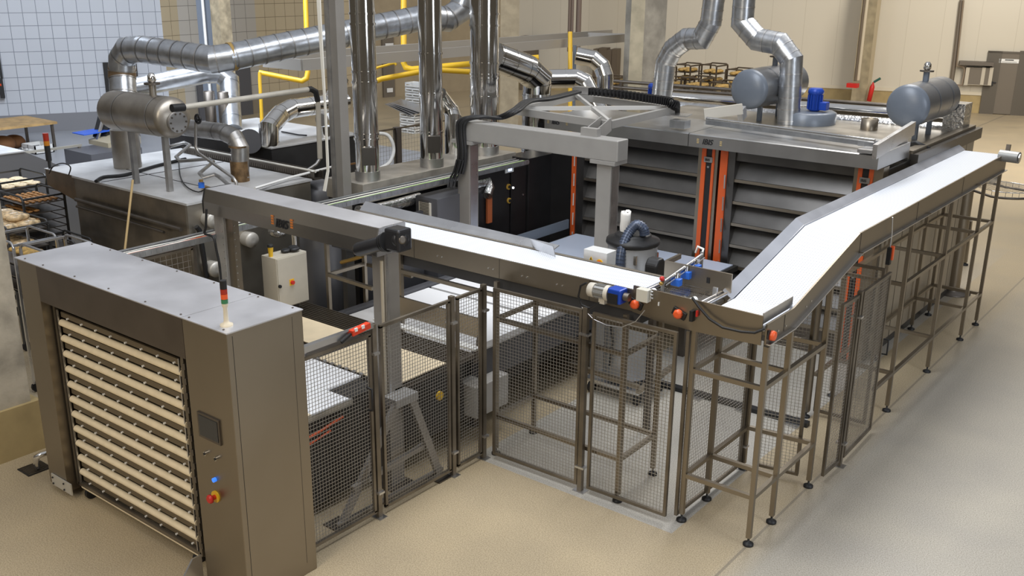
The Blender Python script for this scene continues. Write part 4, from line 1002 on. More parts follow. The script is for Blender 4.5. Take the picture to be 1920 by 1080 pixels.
MB().bar(Az(1640, 285, 2.72), Az(1712, 240, 2.82), .05, .16).build('roof_bracket', STEELB, ov)
MB().bar(Az(1620, 284, 2.66), Az(1690, 262, 2.66), .16, .04).build('roof_bracket', STEELB, ov)
MB().cbox(Az(1636, 268, 2.70), .3, .14, .08).build('roof_clamp', GALV, ov)
MB().bar(Az(1320, 214, 2.72), Az(1392, 204, 2.80), .06, .14).build('roof_bracket', mat('pale_beam', (.55, .52, .46), .5, .3), ov)
MB().bar(Az(1390, 203, 2.75), Az(1392, 222, 2.6), .08, .14).build('roof_bracket', STEELB, ov)
MB().cbox(Az(1275, 232, 2.70), .22, .16, .1).build('roof_clamp', GALV, ov)
solo('foil_corner', MB().box(-3.98, -3.70, 15.0, 15.35, 2.45, 2.85), FOIL, 'crumpled foil covered duct corner at the back right of the oven roof', 'duct corner')
hd_ = lambda name, px0, py0, px1, py1, Y, r, m, lb: solo(name, MB().cyl(Ay(px0, py0, Y), Ay(px1, py1, Y), r, n=24), m, lb, 'duct')
hd_('roof_duct', 1222, 180, 1790, 222, 16.0, .10, CHROME, 'long polished duct along the back of the oven roof, higher of two')
hd_('roof_duct', 1270, 200, 1788, 243, 15.2, .09, FOIL, 'long foil covered duct along the back of the oven roof, lower of two')
hd_('roof_pipe', 1222, 166, 1700, 200, 16.6, .035, STEELD, 'thin dark pipe along the back of the oven roof')
# roof fans with blue motors
def fan(px, py, label, h=.33, base=True):
    P = Az(px, py, 2.45)
    r = thing('fan_motor', label, 'motor', P)
    if base: MB().lathe([(.42, 0), (.42, .16), (.38, .18), (.1, .19)], P + Vector((-.12, .05, 0)), n=32).build('fan_housing', TANK, r)
    z0 = .19 if base else .05
    m_ = MB().lathe([(.06, 0), (.10, .02), (.10, h * .75), (.115, h * .78), (.115, h * .9), (.09, h)], P + ZH * z0, n=14)
    for k in range(14):
        t = 2 * math.pi * k / 14; o_ = Vector((math.cos(t), math.sin(t), 0)) * .103; m_.bar(P + o_ + ZH * (z0 + .03), P + o_ + ZH * (z0 + h * .72), .01, .016)
    m_.build('motor_body', BLUE, r); MB().cbox(P + Vector((.13, .02, z0 + .08)), .12, .14, .12).build('terminal_box', BLUE, r, .01)
    return P
fan(1524, 232, 'blue ribbed fan motor on its round grey housing, right of the galvanised duct')
fan(1226, 199, 'blue fan motor partly hidden behind the left galvanised duct', .32, False)
fan(1116, 186, 'small blue motor behind the cross frame', .1, False)
P = Az(1629, 243, 2.45); solo('roof_stub', MB().lathe([(.12, 0), (.12, .16), (.10, .16), (.10, .02)], P, n=24), STEEL, 'short open steel pipe stub on the oven roof', 'pipe stub', P)
solo('roof_rod', MB().cyl(Az(1516, 200, 2.5), Ao(1520, 165, Az(1516, 200, 2.5)), .03, n=10), GALV, 'thin upright grey rod on the oven roof behind the blue motor', 'rod')
solo('dark_cable_coil', MB().tube([Az(1700, 272, 2.47), Az(1718, 268, 2.55), Az(1735, 276, 2.5), Az(1742, 280, 2.47)], .03, 8), BLACK, 'short black hose lying on the oven roof edge', 'hose')
hr_ = thing('handrail', 'two dark rails in front of the far bread racks, behind the oven roof ducts', 'rail', (-8, 17.6, 0))
P0_, P1_ = Ay(1150, 152, 17.6), Ay(1420, 172, 17.6)
each('rail', STEELD, hr_, [MB().cyl(P0_ - ZH * k * .12, P1_ - ZH * k * .12, .035, n=10) for k in range(2)])
each('post', STEELD, hr_, [MB().bar((x, 17.6, 0), (x, 17.6, P0_.z), .06) for x in (P0_.x + .2, P1_.x - .2)])
# galvanised ducts from the roof
def duct(name, label, pts, r, m, step=.22, bands=True, bm=None, n=28, cat='duct'):
    pts = [Vector(p) for p in pts]
    t = thing(name, label, cat, pts[0]); mb = MB().tube(pts, r, n, sharp=True); k = len(mb.f)
    mb.bands(pts, r, step, n=n); o = mb.build('duct_pipe', m, t); o.data.materials.append(bm or m)
    for p in o.data.polygons[k:]: p.material_index = 1
    return t
B1 = Az(1238, 205, 2.45); y1 = B1.y
duct('galvanised_duct', 'bent galvanised duct rising from the oven roof beside the concrete pillar, left of the pair', [B1, Ay(1248, 118, y1), Ay(1262, 92, y1), Ay(1287, 73, y1), Ay(1316, 72, y1), Ay(1333, 42, y1), Ay(1341, -20, y1)], .165, GALV, .14, bm=STEELB)
B2 = Az(1478, 232, 2.45); y2 = B2.y
duct('galvanised_duct', 'bent galvanised duct rising in front of the grey tank, right of the pair', [B2, Ay(1484, 112, y2), Ay(1462, 82, y2), Ay(1420, 74, y2), Ay(1392, 42, y2), Ay(1397, -20, y2)], .165, GALV, .17, bm=STEELB)
# grey tanks on the roof
def tank(c0, c1, r, label, legs, mend, mbody, straps=(.35, .75), front_plate=False, stub=.5, straps_m=BLACK):
    c0, c1 = Vector(c0), Vector(c1); d = (c1 - c0); L = d.length; d.normalize()
    t = thing('storage_tank', label, 'tank', (legs[0][0], legs[0][1], legs[0][2]))
    MB().cyl(c0 + d * .06, c1 - d * .06, r, n=36, caps=False).build('tank_shell', mbody, t)
    for c, s_ in ((c0, 1), (c1, -1)):
        MB().lathe([(r, .06), (r * .97, .03), (r * .86, .0), (r * .6, -.03), (r * .3, -.045), (.01, -.05)], c, d * s_, 36).build('tank_end', mend, t)
    for f in straps:
        c = c0 + d * L * f; MB().cyl(c - d * .010, c + d * .010, r + .003, n=36, caps=False).build('strap', TANK if straps_m is BLACK and mbody is not TANKL else GALVD, t)
    for (x, y, z), f in zip(legs, straps): 
        c = c0 + d * L * f; MB().bar((c.x, c.y, z), (c.x, c.y, c.z - r + .03), .06).build('leg', TANK if mbody is not TANKL else GALVD, t)
    c = c0 + d * L * stub + ZH * r
    s_ = MB().cyl(c - ZH * .03, c + ZH * .12, .04, n=16).build('top_stub', mend, t)
    MB().cyl(c + ZH * .12, c + ZH * .14, .09, n=20).build('flange', STEELD, s_)
    MB().lathe([(.03, 0), (.05, .02), (.045, .08), (.02, .11)], c + ZH * .14, n=14).build('vent_valve', CHROME, s_)
    return t
lr = Az(1735, 256, 2.45)
a_ = Ax(1700, 200, lr.x); a_ = Vector((lr.x, 13.45, Ay(1700, 200, 13.45).z)); dxs = Ay(1700, 200, 13.45).x
tank((dxs, 13.45, a_.z), (dxs, 14.95, a_.z), .28, 'grey tank with domed blue-grey end on the right of the oven roof', [(dxs, 14.0, 2.45), (dxs, 14.75, 2.45)], TANK, mat('tank_steel_grey', (.30, .31, .33), .3, .75, .06, 3), (.35, .75), stub=.45)
e_ = Ay(1402, 168, 13.7)
tank((e_.x, 13.7, e_.z), (e_.x, 15.3, e_.z), .29, 'grey tank with flat round end behind the right galvanised duct', [(e_.x, 14.0, 2.45), (e_.x, 14.9, 2.45)], TANK, mat('tank_steel_grey', (0, 0, 0)), (.30, .72), stub=.55)

# ================================================================== STACKS AND CABINETS BETWEEN THE GANTRIES
sb = thing('flue_manifold', 'long flat steel box carrying the three polished flues', 'duct box', (-9.1, 9.6, 0))
MB().box(-9.38, -8.72, 8.2, 11.2, 1.86, 2.10).build('box_body', mat('dusty_brown_steel', (.42, .39, .34), .42, .6, .18, 4), sb, .004)
MB().box(-9.35, -8.85, 8.2, 11.15, 0, 1.86).build('support_cabinet', BLKCAB, sb)
def stack(px, py, r, label, bandz, door):
    P = Az(px, py, 2.10); P.z = 2.10
    t = thing('flue_pipe', label, 'flue', P, 'polished flues')
    MB().cyl(P, P + ZH * 3.4, r, n=40).build('flue_tube', CHROME, t)
    for z in bandz: MB().cyl(P + ZH * z, P + ZH * (z + .025), r + .01, n=40).build('clamp_band', CHROME, t)
    MB().cyl(P, P + ZH * .12, r + .008, n=40).build('base_collar', GALVD, t)
    if door: MB().cbox(P + Vector((r * .75, -r * .55, .32)), .10, .16, .22, Matrix.Rotation(-.7, 3, 'Z')).build('inspection_box', mat('dark_inspection_box', (.10, .09, .08), .35, .7), t, .004)
    return P
S1 = stack(690, 337, .147, 'polished flue nearest the grey steel column, first of three', (.5, .56, 1.18, 1.3, 1.85, 1.97), True)
S2 = stack(810, 312, .15, 'polished middle flue of three, with a dark inspection box at its foot', (.45, .95, 1.45, 2.4, 2.5), True)
S3 = stack(908, 288, .20, 'widest polished flue, behind the rear gantry beam', (.38, .8, 1.05, 1.1, 1.25, 1.75, 1.9), False)
solo('copper_pipe', MB().tube([Ay(672, 305, S1.y - .1), Ay(655, 308, S1.y - .1), Ay(650, 315, S1.y - .1), Ay(649, 350, S1.y - .1), Ay(654, 357, S1.y - .1), Ay(668, 361, S1.y - .1)], .012, 8), COPPER, 'bent copper pipe at the foot of the first polished flue', 'pipe')
# tall grey column with cables
cp_ = Az(648, 358, 2.05)
col = thing('steel_column', 'tall grey steel column with a cable rack, left of the first polished flue', 'column', (cp_.x, cp_.y, 0))
MB().box(cp_.x - .06, cp_.x + .05, cp_.y - .08, cp_.y + .05, 0, 7).build('column_body', mat('column_grey', (.27, .255, .235), .45, .4, .05, 3), col)
MB().box(cp_.x - .12, cp_.x - .062, cp_.y - .10, cp_.y - .05, 1.85, 7).build('cable_rack', GALVD, col)
each('cable', CABLE, col, [MB().tube([(cp_.x - .13 - k * .009, cp_.y - .13 - k * .012, 7), (cp_.x - .13 - k * .012, cp_.y - .14, 4), (cp_.x - .12 - k * .006, cp_.y - .14, 3), (cp_.x - .11 - k * .008, cp_.y - .15, 2.3), (cp_.x - .13 - k * .01, cp_.y - .2, 2.06)], .008, 6) for k in range(5)])
# grey vented cabinet
g = Ax(820, 374, -8.15)
gc = thing('electrical_cabinet', 'dark grey cabinet with a cream vent grille beside the rear gantry', 'cabinet', (-8.4, g.y + .3, 0))
MB().box(-8.52, -8.15, g.y, g.y + .72, .6, g.z).build('cabinet_body', GREYCAB, gc, .004)
MB().box(-8.5, -8.2, g.y + .02, g.y + .7, 0, .6).build('cabinet_base', BLKCAB, gc)
a = Ay(786, 377, g.y - .01); b = Ay(808, 408, g.y - .01)
gr = MB().box(a.x, b.x, g.y - .02, g.y, b.z, a.z).build('vent_frame', mat('cream_vent', (.60, .56, .48), .5), gc)
mb = MB()
for k in range(10): mb.box(a.x + .02, b.x - .02, g.y - .026, g.y - .02, b.z + .03 + k * .019, b.z + .038 + k * .019)
mb.build('vent_slats', STEELD, gr)
solo('foil_duct', MB().tube([Ax(672, 397, -8.6), Ax(700, 394, -8.6), Ax(740, 385, -8.6), Ax(786, 372, -8.6)], .075, 16), FOIL, 'foil lagged duct running under the green cable tray', 'duct')
solo('foil_elbow', MB().tube([Ax(880, 350, -8.5), Ax(892, 345, -8.5), Ax(912, 340, -8.5), Ax(917, 352, -8.45), Ax(913, 368, -8.4)], .075, 14), FOIL, 'foil lagged elbow in front of the black cabinet', 'duct')
# black cabinet
a = Ax(905, 300, -8.5); b = Ax(988, 300, -8.5)
bc = thing('control_cabinet', 'tall black control cabinet with small lit display, left of the deck ovens', 'cabinet', (-8.7, 10.5, 0))
MB().box(-8.84, -8.45, 9.75, 10.72, .05, 1.98).build('cabinet_body', BLKCAB, bc, .004)
MB().box(-8.84, -8.45, 10.76, 11.1, .05, 1.95).build('cabinet_body', BLKCAB, bc, .004)
MB().box(-8.84, -8.42, 11.12, 12.4, .05, 2.05).build('cabinet_body', BLKCAB, bc, .004)
MB().box(-8.42, -8.02, 11.66, 12.4, .05, 2.3).build('filler_panel', BLKCAB, bc)
def onx(px, py, X=-8.445): return Ax(px, py, X)
p = onx(955, 316); MB().box(-8.45, -8.44, p.y - .09, p.y + .09, p.z - .055, p.z + .055).build('display', WHITE, bc)
MB().box(-8.44, -8.436, p.y - .03, p.y + .05, p.z - .035, p.z + .035).build('display_screen', SCREENL, bc)
for px, py in ((953, 350), (954, 376)):
    p = onx(px, py); k_ = MB().cyl((-8.45, p.y, p.z), (-8.43, p.y, p.z), .04, n=16).build('switch_plate', mat('ochre_switch', (.50, .30, .05), .4), bc); MB().cyl((-8.43, p.y, p.z), (-8.41, p.y, p.z), .022, n=12).build('switch_knob', BLACK, k_)
p = onx(962, 352); MB().cyl((-8.45, p.y, p.z), (-8.435, p.y, p.z), .016, n=12).build('indicator_lamp', mat('white_lamp', (.9, .9, .9), .3, emit=(1, 1, 1), es=1.5), bc)
for px, py in ((982, 286), (981, 365), (980, 442)):
    p = onx(px, py); MB().cyl((-8.45, p.y, p.z), (-8.44, p.y, p.z), .012, n=10).build('screw', STEELB, bc)
p = Ax(905, 400, -8.3); solo('orange_box', MB().cbox(Ax(917, 395, -8.42), .03, .10, .34), mat('dull_orange', (.45, .12, .04), .5), 'narrow dull orange box on the black cabinet edge beside the gantry column', 'box')
# green cable tray
def cable_tray(name, label, x, y0, y1, z, cols, w=.22):
    t = thing(name, label, 'cable tray', (x, (y0 + y1) / 2, z))
    mb = MB()
    for dx in (-w / 2, w / 2): mb.box(x + dx - .006, x + dx + .006, y0, y1, z - .03, z + .03)
    k = y0
    while k < y1: mb.box(x - w / 2, x + w / 2, k, k + .012, z - .025, z - .015); mb.box(x + w / 2 + .004, x + w / 2 + .009, k, k + .02, z - .02, z + .02); k += .06
    mb.build('tray_ladder', GALV, t)
    n = len(cols)
    for i, c_ in enumerate(cols):
        xx_ = x - w / 2 + w * (i + .7) / (n + .4)
        MB().tube([(xx_ + random.uniform(-.004, .004), y0 + (y1 - y0) * k / 5, z - .0 + random.uniform(0, .01)) for k in range(6)], .011, 6).build('cable', c_, t)
    return t
ORC = mat('orange_cable', (.65, .14, .04), .5)
cable_tray('cable_tray', 'long cable tray with green and white cables passing under the flues', -8.45, 5.95, 11.0, 2.03, [BLACK, CABLE, BLACK, BLACK, CABLE, CABLEG, CABLEG, CABLEG])
cable_tray('cable_tray', 'cable tray with orange and green cables running behind the loading cabinet', -8.42, 4.70, 5.90, 2.0, [BLACK, CABLE, BLACK, CABLE, ORC, ORC, CABLEG], .18)
# ================================================================== LEFT TUNNEL OVEN BLOCK
lb = thing('tunnel_oven', 'dusty topped steel oven block behind the loading cabinet, dark soiled side', 'oven', (-10.9, 7.2, 0))
MB().box(-12.05, -9.64, 6.36, 8.15, .12, 2.03).build('oven_body', BROWNST, lb, .004)
MB().box(-9.66, -9.62, 6.35, 8.15, .1, 2.03).build('end_panel', mat('worn_steel_panel', (.36, .33, .28), .4, .85, .15, 2), lb)
MB().box(-12.06, -9.61, 6.34, 8.17, 2.03, 2.055).build('top_sheet', mat('dusty_top_sheet', (.60, .60, .60), .5, .35, .16, 2.0), lb)
MB().prism([(-12.75, 1.84), (-12.75, 2.05), (-12.05, 2.05), (-12.05, 1.72)], 'y', 6.36, 8.4).build('inlet_hopper', mat('soiled_hopper_steel', (.20, .15, .10), .45, .7, .25, 3), lb)
MB().box(-12.76, -12.06, 6.35, 8.41, 2.05, 2.056).build('hopper_top', mat('dusty_top_sheet', (0, 0, 0)), lb)
MB().box(-11.4, -11.39, 6.36, 8.15, 2.055, 2.06).build('seam', DARK, lb); MB().box(-12, -9.7, 7.0, 7.008, 2.055, 2.06).build('seam', DARK, lb)
for z, x1, r in ((1.75, -9.70, .026), (1.66, -10.05, .018)): MB().tube([(-11.95, 6.30, z + .02), (x1, 6.30, z)], r, 8).build('side_pipe', STEELD, lb)
for px, py in ((472, 450), (405, 505), (400, 413)):
    p = Ax(px, py, -9.5); MB().lathe([(.085, -.12), (.095, 0), (.09, .02), (.03, .03)], p, (1, 0, 0), 20).build('fan_cover', mat('pale_motor', (.50, .48, .44), .4, .4), lb)
MB().tube([Ax(368, 425, -9.55), Ax(374, 432, -9.55), Ax(380, 470, -9.55), Ax(388, 520, -9.55)], .03, 8).build('drain_hose', BLACK, lb)
MB().box(-10.6, -10.2, 6.30, 6.36, .8, 1.2).build('side_door', DARK, lb)
# round stained tank on the block
l1, l2 = Az(252, 345, 2.056), Az(303, 363, 2.056)
cy_ = 6.60
tank((-11.36, cy_, 2.92), (-10.08, cy_, 2.94), .235, 'stained steel tank with bolted round cover on two legs above the tunnel oven', [(l1.x, cy_, 2.056), (l2.x, cy_, 2.056)], TANKL, TANKL, (.27, .82), stub=.70)
tk = [q_ for q_ in bpy.data.objects if q_.get('label', '').startswith('stained steel tank')][0]
cvr = MB().cyl((-10.03, cy_ - .01, 2.90), (-9.995, cy_ - .01, 2.90), .12, n=28).build('round_cover', mat('cover_plate_grey', (.42, .42, .43), .4, .7), tk)
for k in range(10):
    t_ = 2 * math.pi * k / 10; MB().cyl((-9.995, cy_ - .01 + math.cos(t_) * .1, 2.90 + math.sin(t_) * .1), (-9.985, cy_ - .01 + math.cos(t_) * .1, 2.90 + math.sin(t_) * .1), .011, n=8).build('bolt', STEELD, cvr)
pt_ = [Ax(322, 203, -9.86), Ax(345, 201, -9.86), Ax(583, 167, -9.86), Ax(592, 172, -9.86), Ax(596, 190, -9.86), Ax(600, 297, -9.86)]
sp_ = thing('steam_pipe', 'long pale pipe from the stained tank bending down in front of the rear block', 'pipe', pt_[0])
MB().tube(pt_[1:], .033, 12).build('pipe', mat('pale_lagged_pipe', (.50, .47, .41), .5, .2, .08, 4), sp_)
MB().tube([pt_[0], pt_[1]], .045, 12).build('valve', BLACK, sp_); MB().tube([pt_[2] - (pt_[2] - pt_[1]).normalized() * .05, pt_[2], pt_[3], pt_[4]], .036, 12).build('elbow', BLACK, sp_)
MB().tube([Ax(600, 297, -9.86), Ax(593, 308, -9.86), Ax(560, 330, -9.86)], .02, 8).build('drain_branch', GALVD, sp_)
def zz(pts, z): return [Az(px, py, z) for px, py in pts]
solo('bent_pipe', MB().tube(zz([(318, 275), (345, 267), (356, 272), (330, 294), (338, 302), (392, 298), (400, 303), (374, 325), (382, 333), (402, 327), (410, 331), (440, 356)], 2.28), .022, 10), GALVD, 'dark zigzag pipe winding over the dusty tunnel oven top', 'pipe')
vp = thing('valve_pipe', 'pipe with a black hand wheel standing on the tunnel oven beside the rusty duct', 'pipe', Az(442, 352, 2.1))
pts = [Ay(367, 228, 7.0), Ay(367, 275, 7.0), Ay(372, 287, 7.0), Ay(437, 333, 6.9), Ay(443, 342, 6.9), Ay(443, 356, 6.9)]
MB().tube(pts, .019, 10).build('pipe', GALVD, vp)
wv = MB(); wc = Ay(371, 223, 7.0)
wv.tube([wc + Vector((math.cos(t) * .05, .0, math.sin(t) * .05)) for t in [2 * math.pi * k / 12 for k in range(13)]], .014, 8); wv.ball(wc, .03)
wv.build('hand_wheel', BLACK, vp)
bvv = thing('blue_valve', 'small brass valve with blue knob on the tunnel oven top', 'valve', Az(378, 352, 2.056))
MB().cyl(Az(378, 352, 2.056), Az(378, 352, 2.056) + ZH * .1, .025, n=10).build('stem', mat('brass', (0, 0, 0)), bvv); MB().cyl(Az(378, 352, 2.15), Az(378, 352, 2.15) + ZH * .06, .035, n=12).build('knob', BLUEL, bvv)
MB().bar(Az(380, 350, 2.09), Az(398, 356, 2.09), .04).build('body', mat('brass', (0, 0, 0)), bvv)
for i, (pl, r, lb2) in enumerate((([(92, 325), (100, 312), (118, 306), (132, 313), (129, 328)], .008, 'thin black cable arching at the left corner of the tunnel oven top'),
                  ([(180, 340), (195, 332), (235, 328), (290, 312), (330, 302), (348, 298)], .022, 'thick black cable lying across the tunnel oven top'),
                  ([(335, 298), (338, 330), (350, 350), (372, 360), (388, 352)], .008, 'thin brown cable looping down to the brass valve'))):
    solo('loose_cable', MB().tube(smooth([Az(x, y, 2.075 + (.12 if i == 0 and 0 < k < 4 else 0)) for k, (x, y) in enumerate(pl)], 4), r, 7), BLACK, lb2, 'cable')
duct('rusty_duct', 'rust stained duct bending down onto the tunnel oven top', [Ay(325, 236, 7.55), Ay(420, 248, 7.55), Ay(440, 258, 7.55), Ay(450, 278, 7.55), Az(451, 339, 2.056)], .108, GALVD, .3)
rd_ = [q_ for q_ in bpy.data.objects if q_.get('label', '').startswith('rust stained duct')][0]
P_ = Az(451, 339, 2.056)
MB().cyl(P_, P_ + ZH * .25, .112, n=28).build('scorched_collar', RUST, rd_); MB().cyl(P_ + ZH * .42, P_ + ZH * .44, .113, n=28).build('sealant_band', RUST, rd_)
# broom handle and signal lamp
solo('broom_handle', MB().cyl(Ay(249, 337, 6.31), Ay(233, 478, 6.05), .014, n=10), STICK, 'pale wooden broom handle leaning on the dark side of the tunnel oven', 'handle')
sl = thing('signal_lamp', 'red and amber signal lamp on a black post at the tunnel oven corner', 'lamp', (-12.70, 6.40, 2.056))
P_ = Vector((-12.70, 6.40, 2.056)); MB().cyl(P_, P_ + ZH * .12, .02, n=10).build('stem', BLACK, sl); MB().cyl(P_ + ZH * .10, P_ + ZH * .30, .036, n=14).build('lamp_base', BLACK, sl)
MB().cyl(P_ + ZH * .30, P_ + ZH * .36, .036, n=14).build('amber_light', AMBER, sl); MB().cyl(P_ + ZH * .36, P_ + ZH * .46, .036, n=14).build('red_light', mat('red_lens', (0, 0, 0)), sl)
cable_tray('cable_tray', 'dark perforated cable tray along the far edge of the tunnel oven top', -99, 0, .1, 0, []) if False else None
t = thing('cable_tray', 'dark perforated cable tray along the far edge of the tunnel oven top', 'cable tray', (-11, 8.24, 2.05))
mb = MB(); mb.box(-12.4, -9.6, 8.2, 8.21, 2.04, 2.14); mb.box(-12.4, -9.6, 8.34, 8.35, 2.04, 2.14); mb.box(-12.4, -9.6, 8.2, 8.35, 2.035, 2.045)
for k in range(60): mb.box(-12.36 + k * .045, -12.335 + k * .045, 8.195, 8.2, 2.07, 2.11)
mb.build('tray', STEELD, t)
MB().tube([(-12.4, 8.27, 2.13), (-11, 8.27, 2.13), (-9.65, 8.27, 2.13)], .018, 8).build('cable', CABLE, t)
solo('white_tube', MB().tube([Az(478, 353, 2.1), Az(543, 333, 2.1), Az(622, 313, 2.15)], .016, 8), WHITE, 'white tube running from the tunnel oven edge to the steel column', 'pipe')
# storage silo cylinder
sP = Az(592, 352, 1.85)
si = thing('grey_vessel', 'tall grey domed vessel behind the beige cabinet', 'vessel', (sP.x, sP.y, 0))
MB().lathe([(.26, .45), (.27, .5), (.27, 1.75), (.25, 1.85), (.18, 1.93), (.08, 1.96), (.01, 1.965)], (sP.x, sP.y, 0), n=36).build('vessel_body', mat('grey_vessel_paint', (.17, .17, .18), .42, .4), si)
each('leg', STEELD, si, [MB().bar((sP.x + dx, sP.y + dy, 0), (sP.x + dx, sP.y + dy, .5), .06) for dx, dy in ((-.15, -.15), (.15, -.15), (0, .18))])
v2 = thing('grey_vessel', 'lower dark grey cylinder standing under the front gantry hood beside the beige cabinet', 'vessel', (-8.75, 7.55, 0))
P_ = Ay(603, 500, 7.5)
MB().lathe([(.20, .55), (.24, .62), (.24, 1.85), (.2, 1.9), (.01, 1.92)], (P_.x, 7.5, 0), n=32).build('vessel_body', mat('grey_vessel_paint', (0, 0, 0)), v2)
MB().cyl((P_.x, 7.5, 0), (P_.x, 7.5, .56), .08, n=14).build('stand', STEELD, v2)
solo('partition', MB().box(-8.3, -8.25, 7.75, 8.75, 0, 1.75), mat('dark_panel_paint', (.05, .05, .055), .4, .3), 'dark sheet partition behind the lower grey cylinder', 'partition')
# beige switch cabinet on a stand
bx = thing('switch_cabinet', 'beige switch cabinet with red-yellow switch, yellow cup on its top', 'cabinet', (-8.32, 6.62, 0))
MB().box(-8.44, -8.2, 6.42, 6.84, 1.09, 1.655).build('cabinet_body', BEIGE, bx, .004)
MB().box(-8.2, -8.19, 6.43, 6.83, 1.10, 1.645).build('door', BEIGE, bx, .003)
p = Ax(547, 529, -8.19); k_ = MB().box(-8.19, -8.185, p.y - .03, p.y + .03, p.z - .035, p.z + .035).build('switch_plate', YELLOW, bx); MB().cyl((-8.185, p.y, p.z), (-8.16, p.y, p.z), .022, n=14).build('switch_knob', RED, bx)
p = Ax(524, 537, -8.19); MB().cyl((-8.19, p.y, p.z), (-8.17, p.y, p.z), .018, n=12).build('lock', BLACK, bx)
MB().bar((-8.32, 6.5, 0), (-8.32, 6.5, 1.09), .08).build('stand_post', STEELD, bx); MB().bar((-8.32, 6.75, 0), (-8.32, 6.75, 1.09), .05).build('stand_post', STEELD, bx)
p = Az(508, 481, 1.655)
cu_ = MB().lathe([(.022, 0), (.030, .10), (.032, .105)], (p.x, p.y, 1.655), n=16); solo('paper_cup', cu_, YELLOW, 'yellow cup standing on the beige cabinet', 'cup', (p.x, p.y, 1.655))
co_ = MB().lathe([(.033, 0), (.033, .02), (.025, .03)], (p.x, p.y, 1.76), n=16).build('cup_lid', BLACK, [q_ for q_ in bpy.data.objects if q_.name.startswith('paper_cup')][0])
mb = MB(); 
for k, (dx, dy, dz) in enumerate(((0, 0, .02), (.05, .08, .03), (-.03, .12, .025))): mb.ball((-8.32 + dx, 6.66 + dy, 1.657 + dz), .04, (1.2, 1.6, .6))
solo('cable_tangle', mb, BLACK, 'tangle of black plugs and cable on the beige cabinet', 'cable')
solo('chrome_pipe', MB().cyl(Ax(551, 440, -8.6), (-8.6, Ax(554, 468, -8.6).y, 0), .03, n=12), CHROME, 'short upright chrome pipe behind the beige cabinet', 'pipe')
solo('foil_lagging', MB().ball(Ax(522, 432, -8.7), .10, (1, 1.3, .8), n=14, m=8, seedv=4), FOIL, 'crumpled foil lagging below the front gantry hood logo', 'lagging')
# hanging cable and red plug at the left end of the front gantry
solo('gantry_cable', MB().tube(smooth([Ay(387, 392, 5.6), Ay(386, 425, 5.6), Ay(384, 438, 5.6), Ay(400, 445, 5.6), Ay(406, 470, 5.6), Ay(412, 500, 5.6), Ay(416, 545, 5.6)], 4), .012, 7), BLACK, 'black cable falling from the left end of the front gantry hood', 'cable')
# guard with horizontal bars left of the gantry column
ga = thing('wire_guard', 'small wire guard under the orange cables behind the loading cabinet', 'fence', (-8.38, 5.35, 0))
mesh_panel(Vector((-8.38, 5.0, 0)), Vector((-8.38, 5.55, 0)), 1.2, 1.93, ga, .06)
each('leg', STEELD, ga, [MB().bar((-8.38, y, 0), (-8.38, y, 1.95), .03) for y in (5.0, 5.56)])

# ================================================================== REAR BLOCK WITH DUCTS
rb_ = thing('rear_oven_block', 'dusty topped dark steel block behind the tunnel oven, carrying bent ducts', 'oven', (-12, 9.6, 0))
MB().box(-13.6, -11.15, 8.78, 10.45, .1, 2.18).build('block_body', mat('dark_block_steel', (.12, .12, .125), .36, .85, .12, 2), rb_)
MB().box(-13.62, -11.13, 8.76, 10.47, 2.18, 2.2).build('top_sheet', mat('dusty_top_sheet', (0, 0, 0)), rb_)
MB().cyl(Az(468, 265, 2.2), Az(468, 265, 2.28), .17, n=24).build('round_hatch', GREYCAB, rb_)
MB().tube([Az(528, 247, 2.22), Az(560, 253, 2.22), Az(575, 254, 2.22)], .012, 7).build('dark_wire', BLACK, rb_)
b0 = Az(240, 313, 2.056)
duct('main_duct', 'large galvanised duct rising at left, turning and running to the upper right behind the flues', [b0, Ad(229, 140, 13.25), Ad(229, 112, 13.2), Ad(240, 94, 13.1), Ad(265, 92, 13.0), Ad(372, 108, 12.65), Ad(398, 112, 12.6), Ad(432, 107, 12.65), Ad(800, 32, 13.9), Ad(838, 36, 14.1), Ad(862, 20, 14.2), Ad(880, -25, 14.2)], .172, GALV, .19, bm=GALVD, n=36)
md = [q_ for q_ in bpy.data.objects if q_.get('label', '').startswith('large galvanised duct rising')][0]
MB().cyl(Ad(229, 148, 13.25), Ad(229, 124, 13.25), .178, n=32).build('brown_collar', mat('brown_sealant', (.20, .13, .07), .5, .5, .2, 8), md)
MB().cyl(b0, b0 + ZH * .5, .176, n=32).build('base_collar', TANKL, md)
a_, b_ = Ad(430, 107, 12.65), Ad(438, 105.5, 12.68); MB().cyl(a_, b_, .180, n=32).build('sealant_ring', mat('ochre_sealant', (.40, .26, .08), .6), md)
duct('galvanised_duct', 'thinner galvanised duct behind the main one, bending down onto the rear block', [Ad(232, 168, 15.1), Ad(385, 138, 15.5), Ad(412, 138, 15.6), Ad(430, 152, 15.65), Az(436, 243, 2.2)], .15, GALV, .32)
for px, py, ty, lb3 in ((397, 238, 171, 'left'), (423, 240, 172, 'right')):
    P_ = Az(px, py, 2.2); solo('vent_stub', MB().lathe([(.085, 0), (.085, Ao(px, ty, P_).z - 2.2), (.078, Ao(px, ty, P_).z - 2.2), (.078, .05)], P_, n=24), STEELD, 'dark upright vent pipe on the rear block, %s of two' % lb3, 'pipe', P_)
E1_ = Az(505, 273, 2.2)
duct('polished_duct', 'polished bent duct standing on the front corner of the rear block', [E1_, Ao(504, 240, E1_), Ad(525, 215, 14.3), Ad(545, 204, 14.5), Ad(646, 190, 15.3)], .138, CHROME, .3)
P_ = Az(610, 256, 2.2); duct('polished_stub', 'short polished stub with bolted cover beside the steel column', [P_, Ao(609, 236, P_)], .10, CHROME, .1)
wc = Ad(606, 224, 13.9)
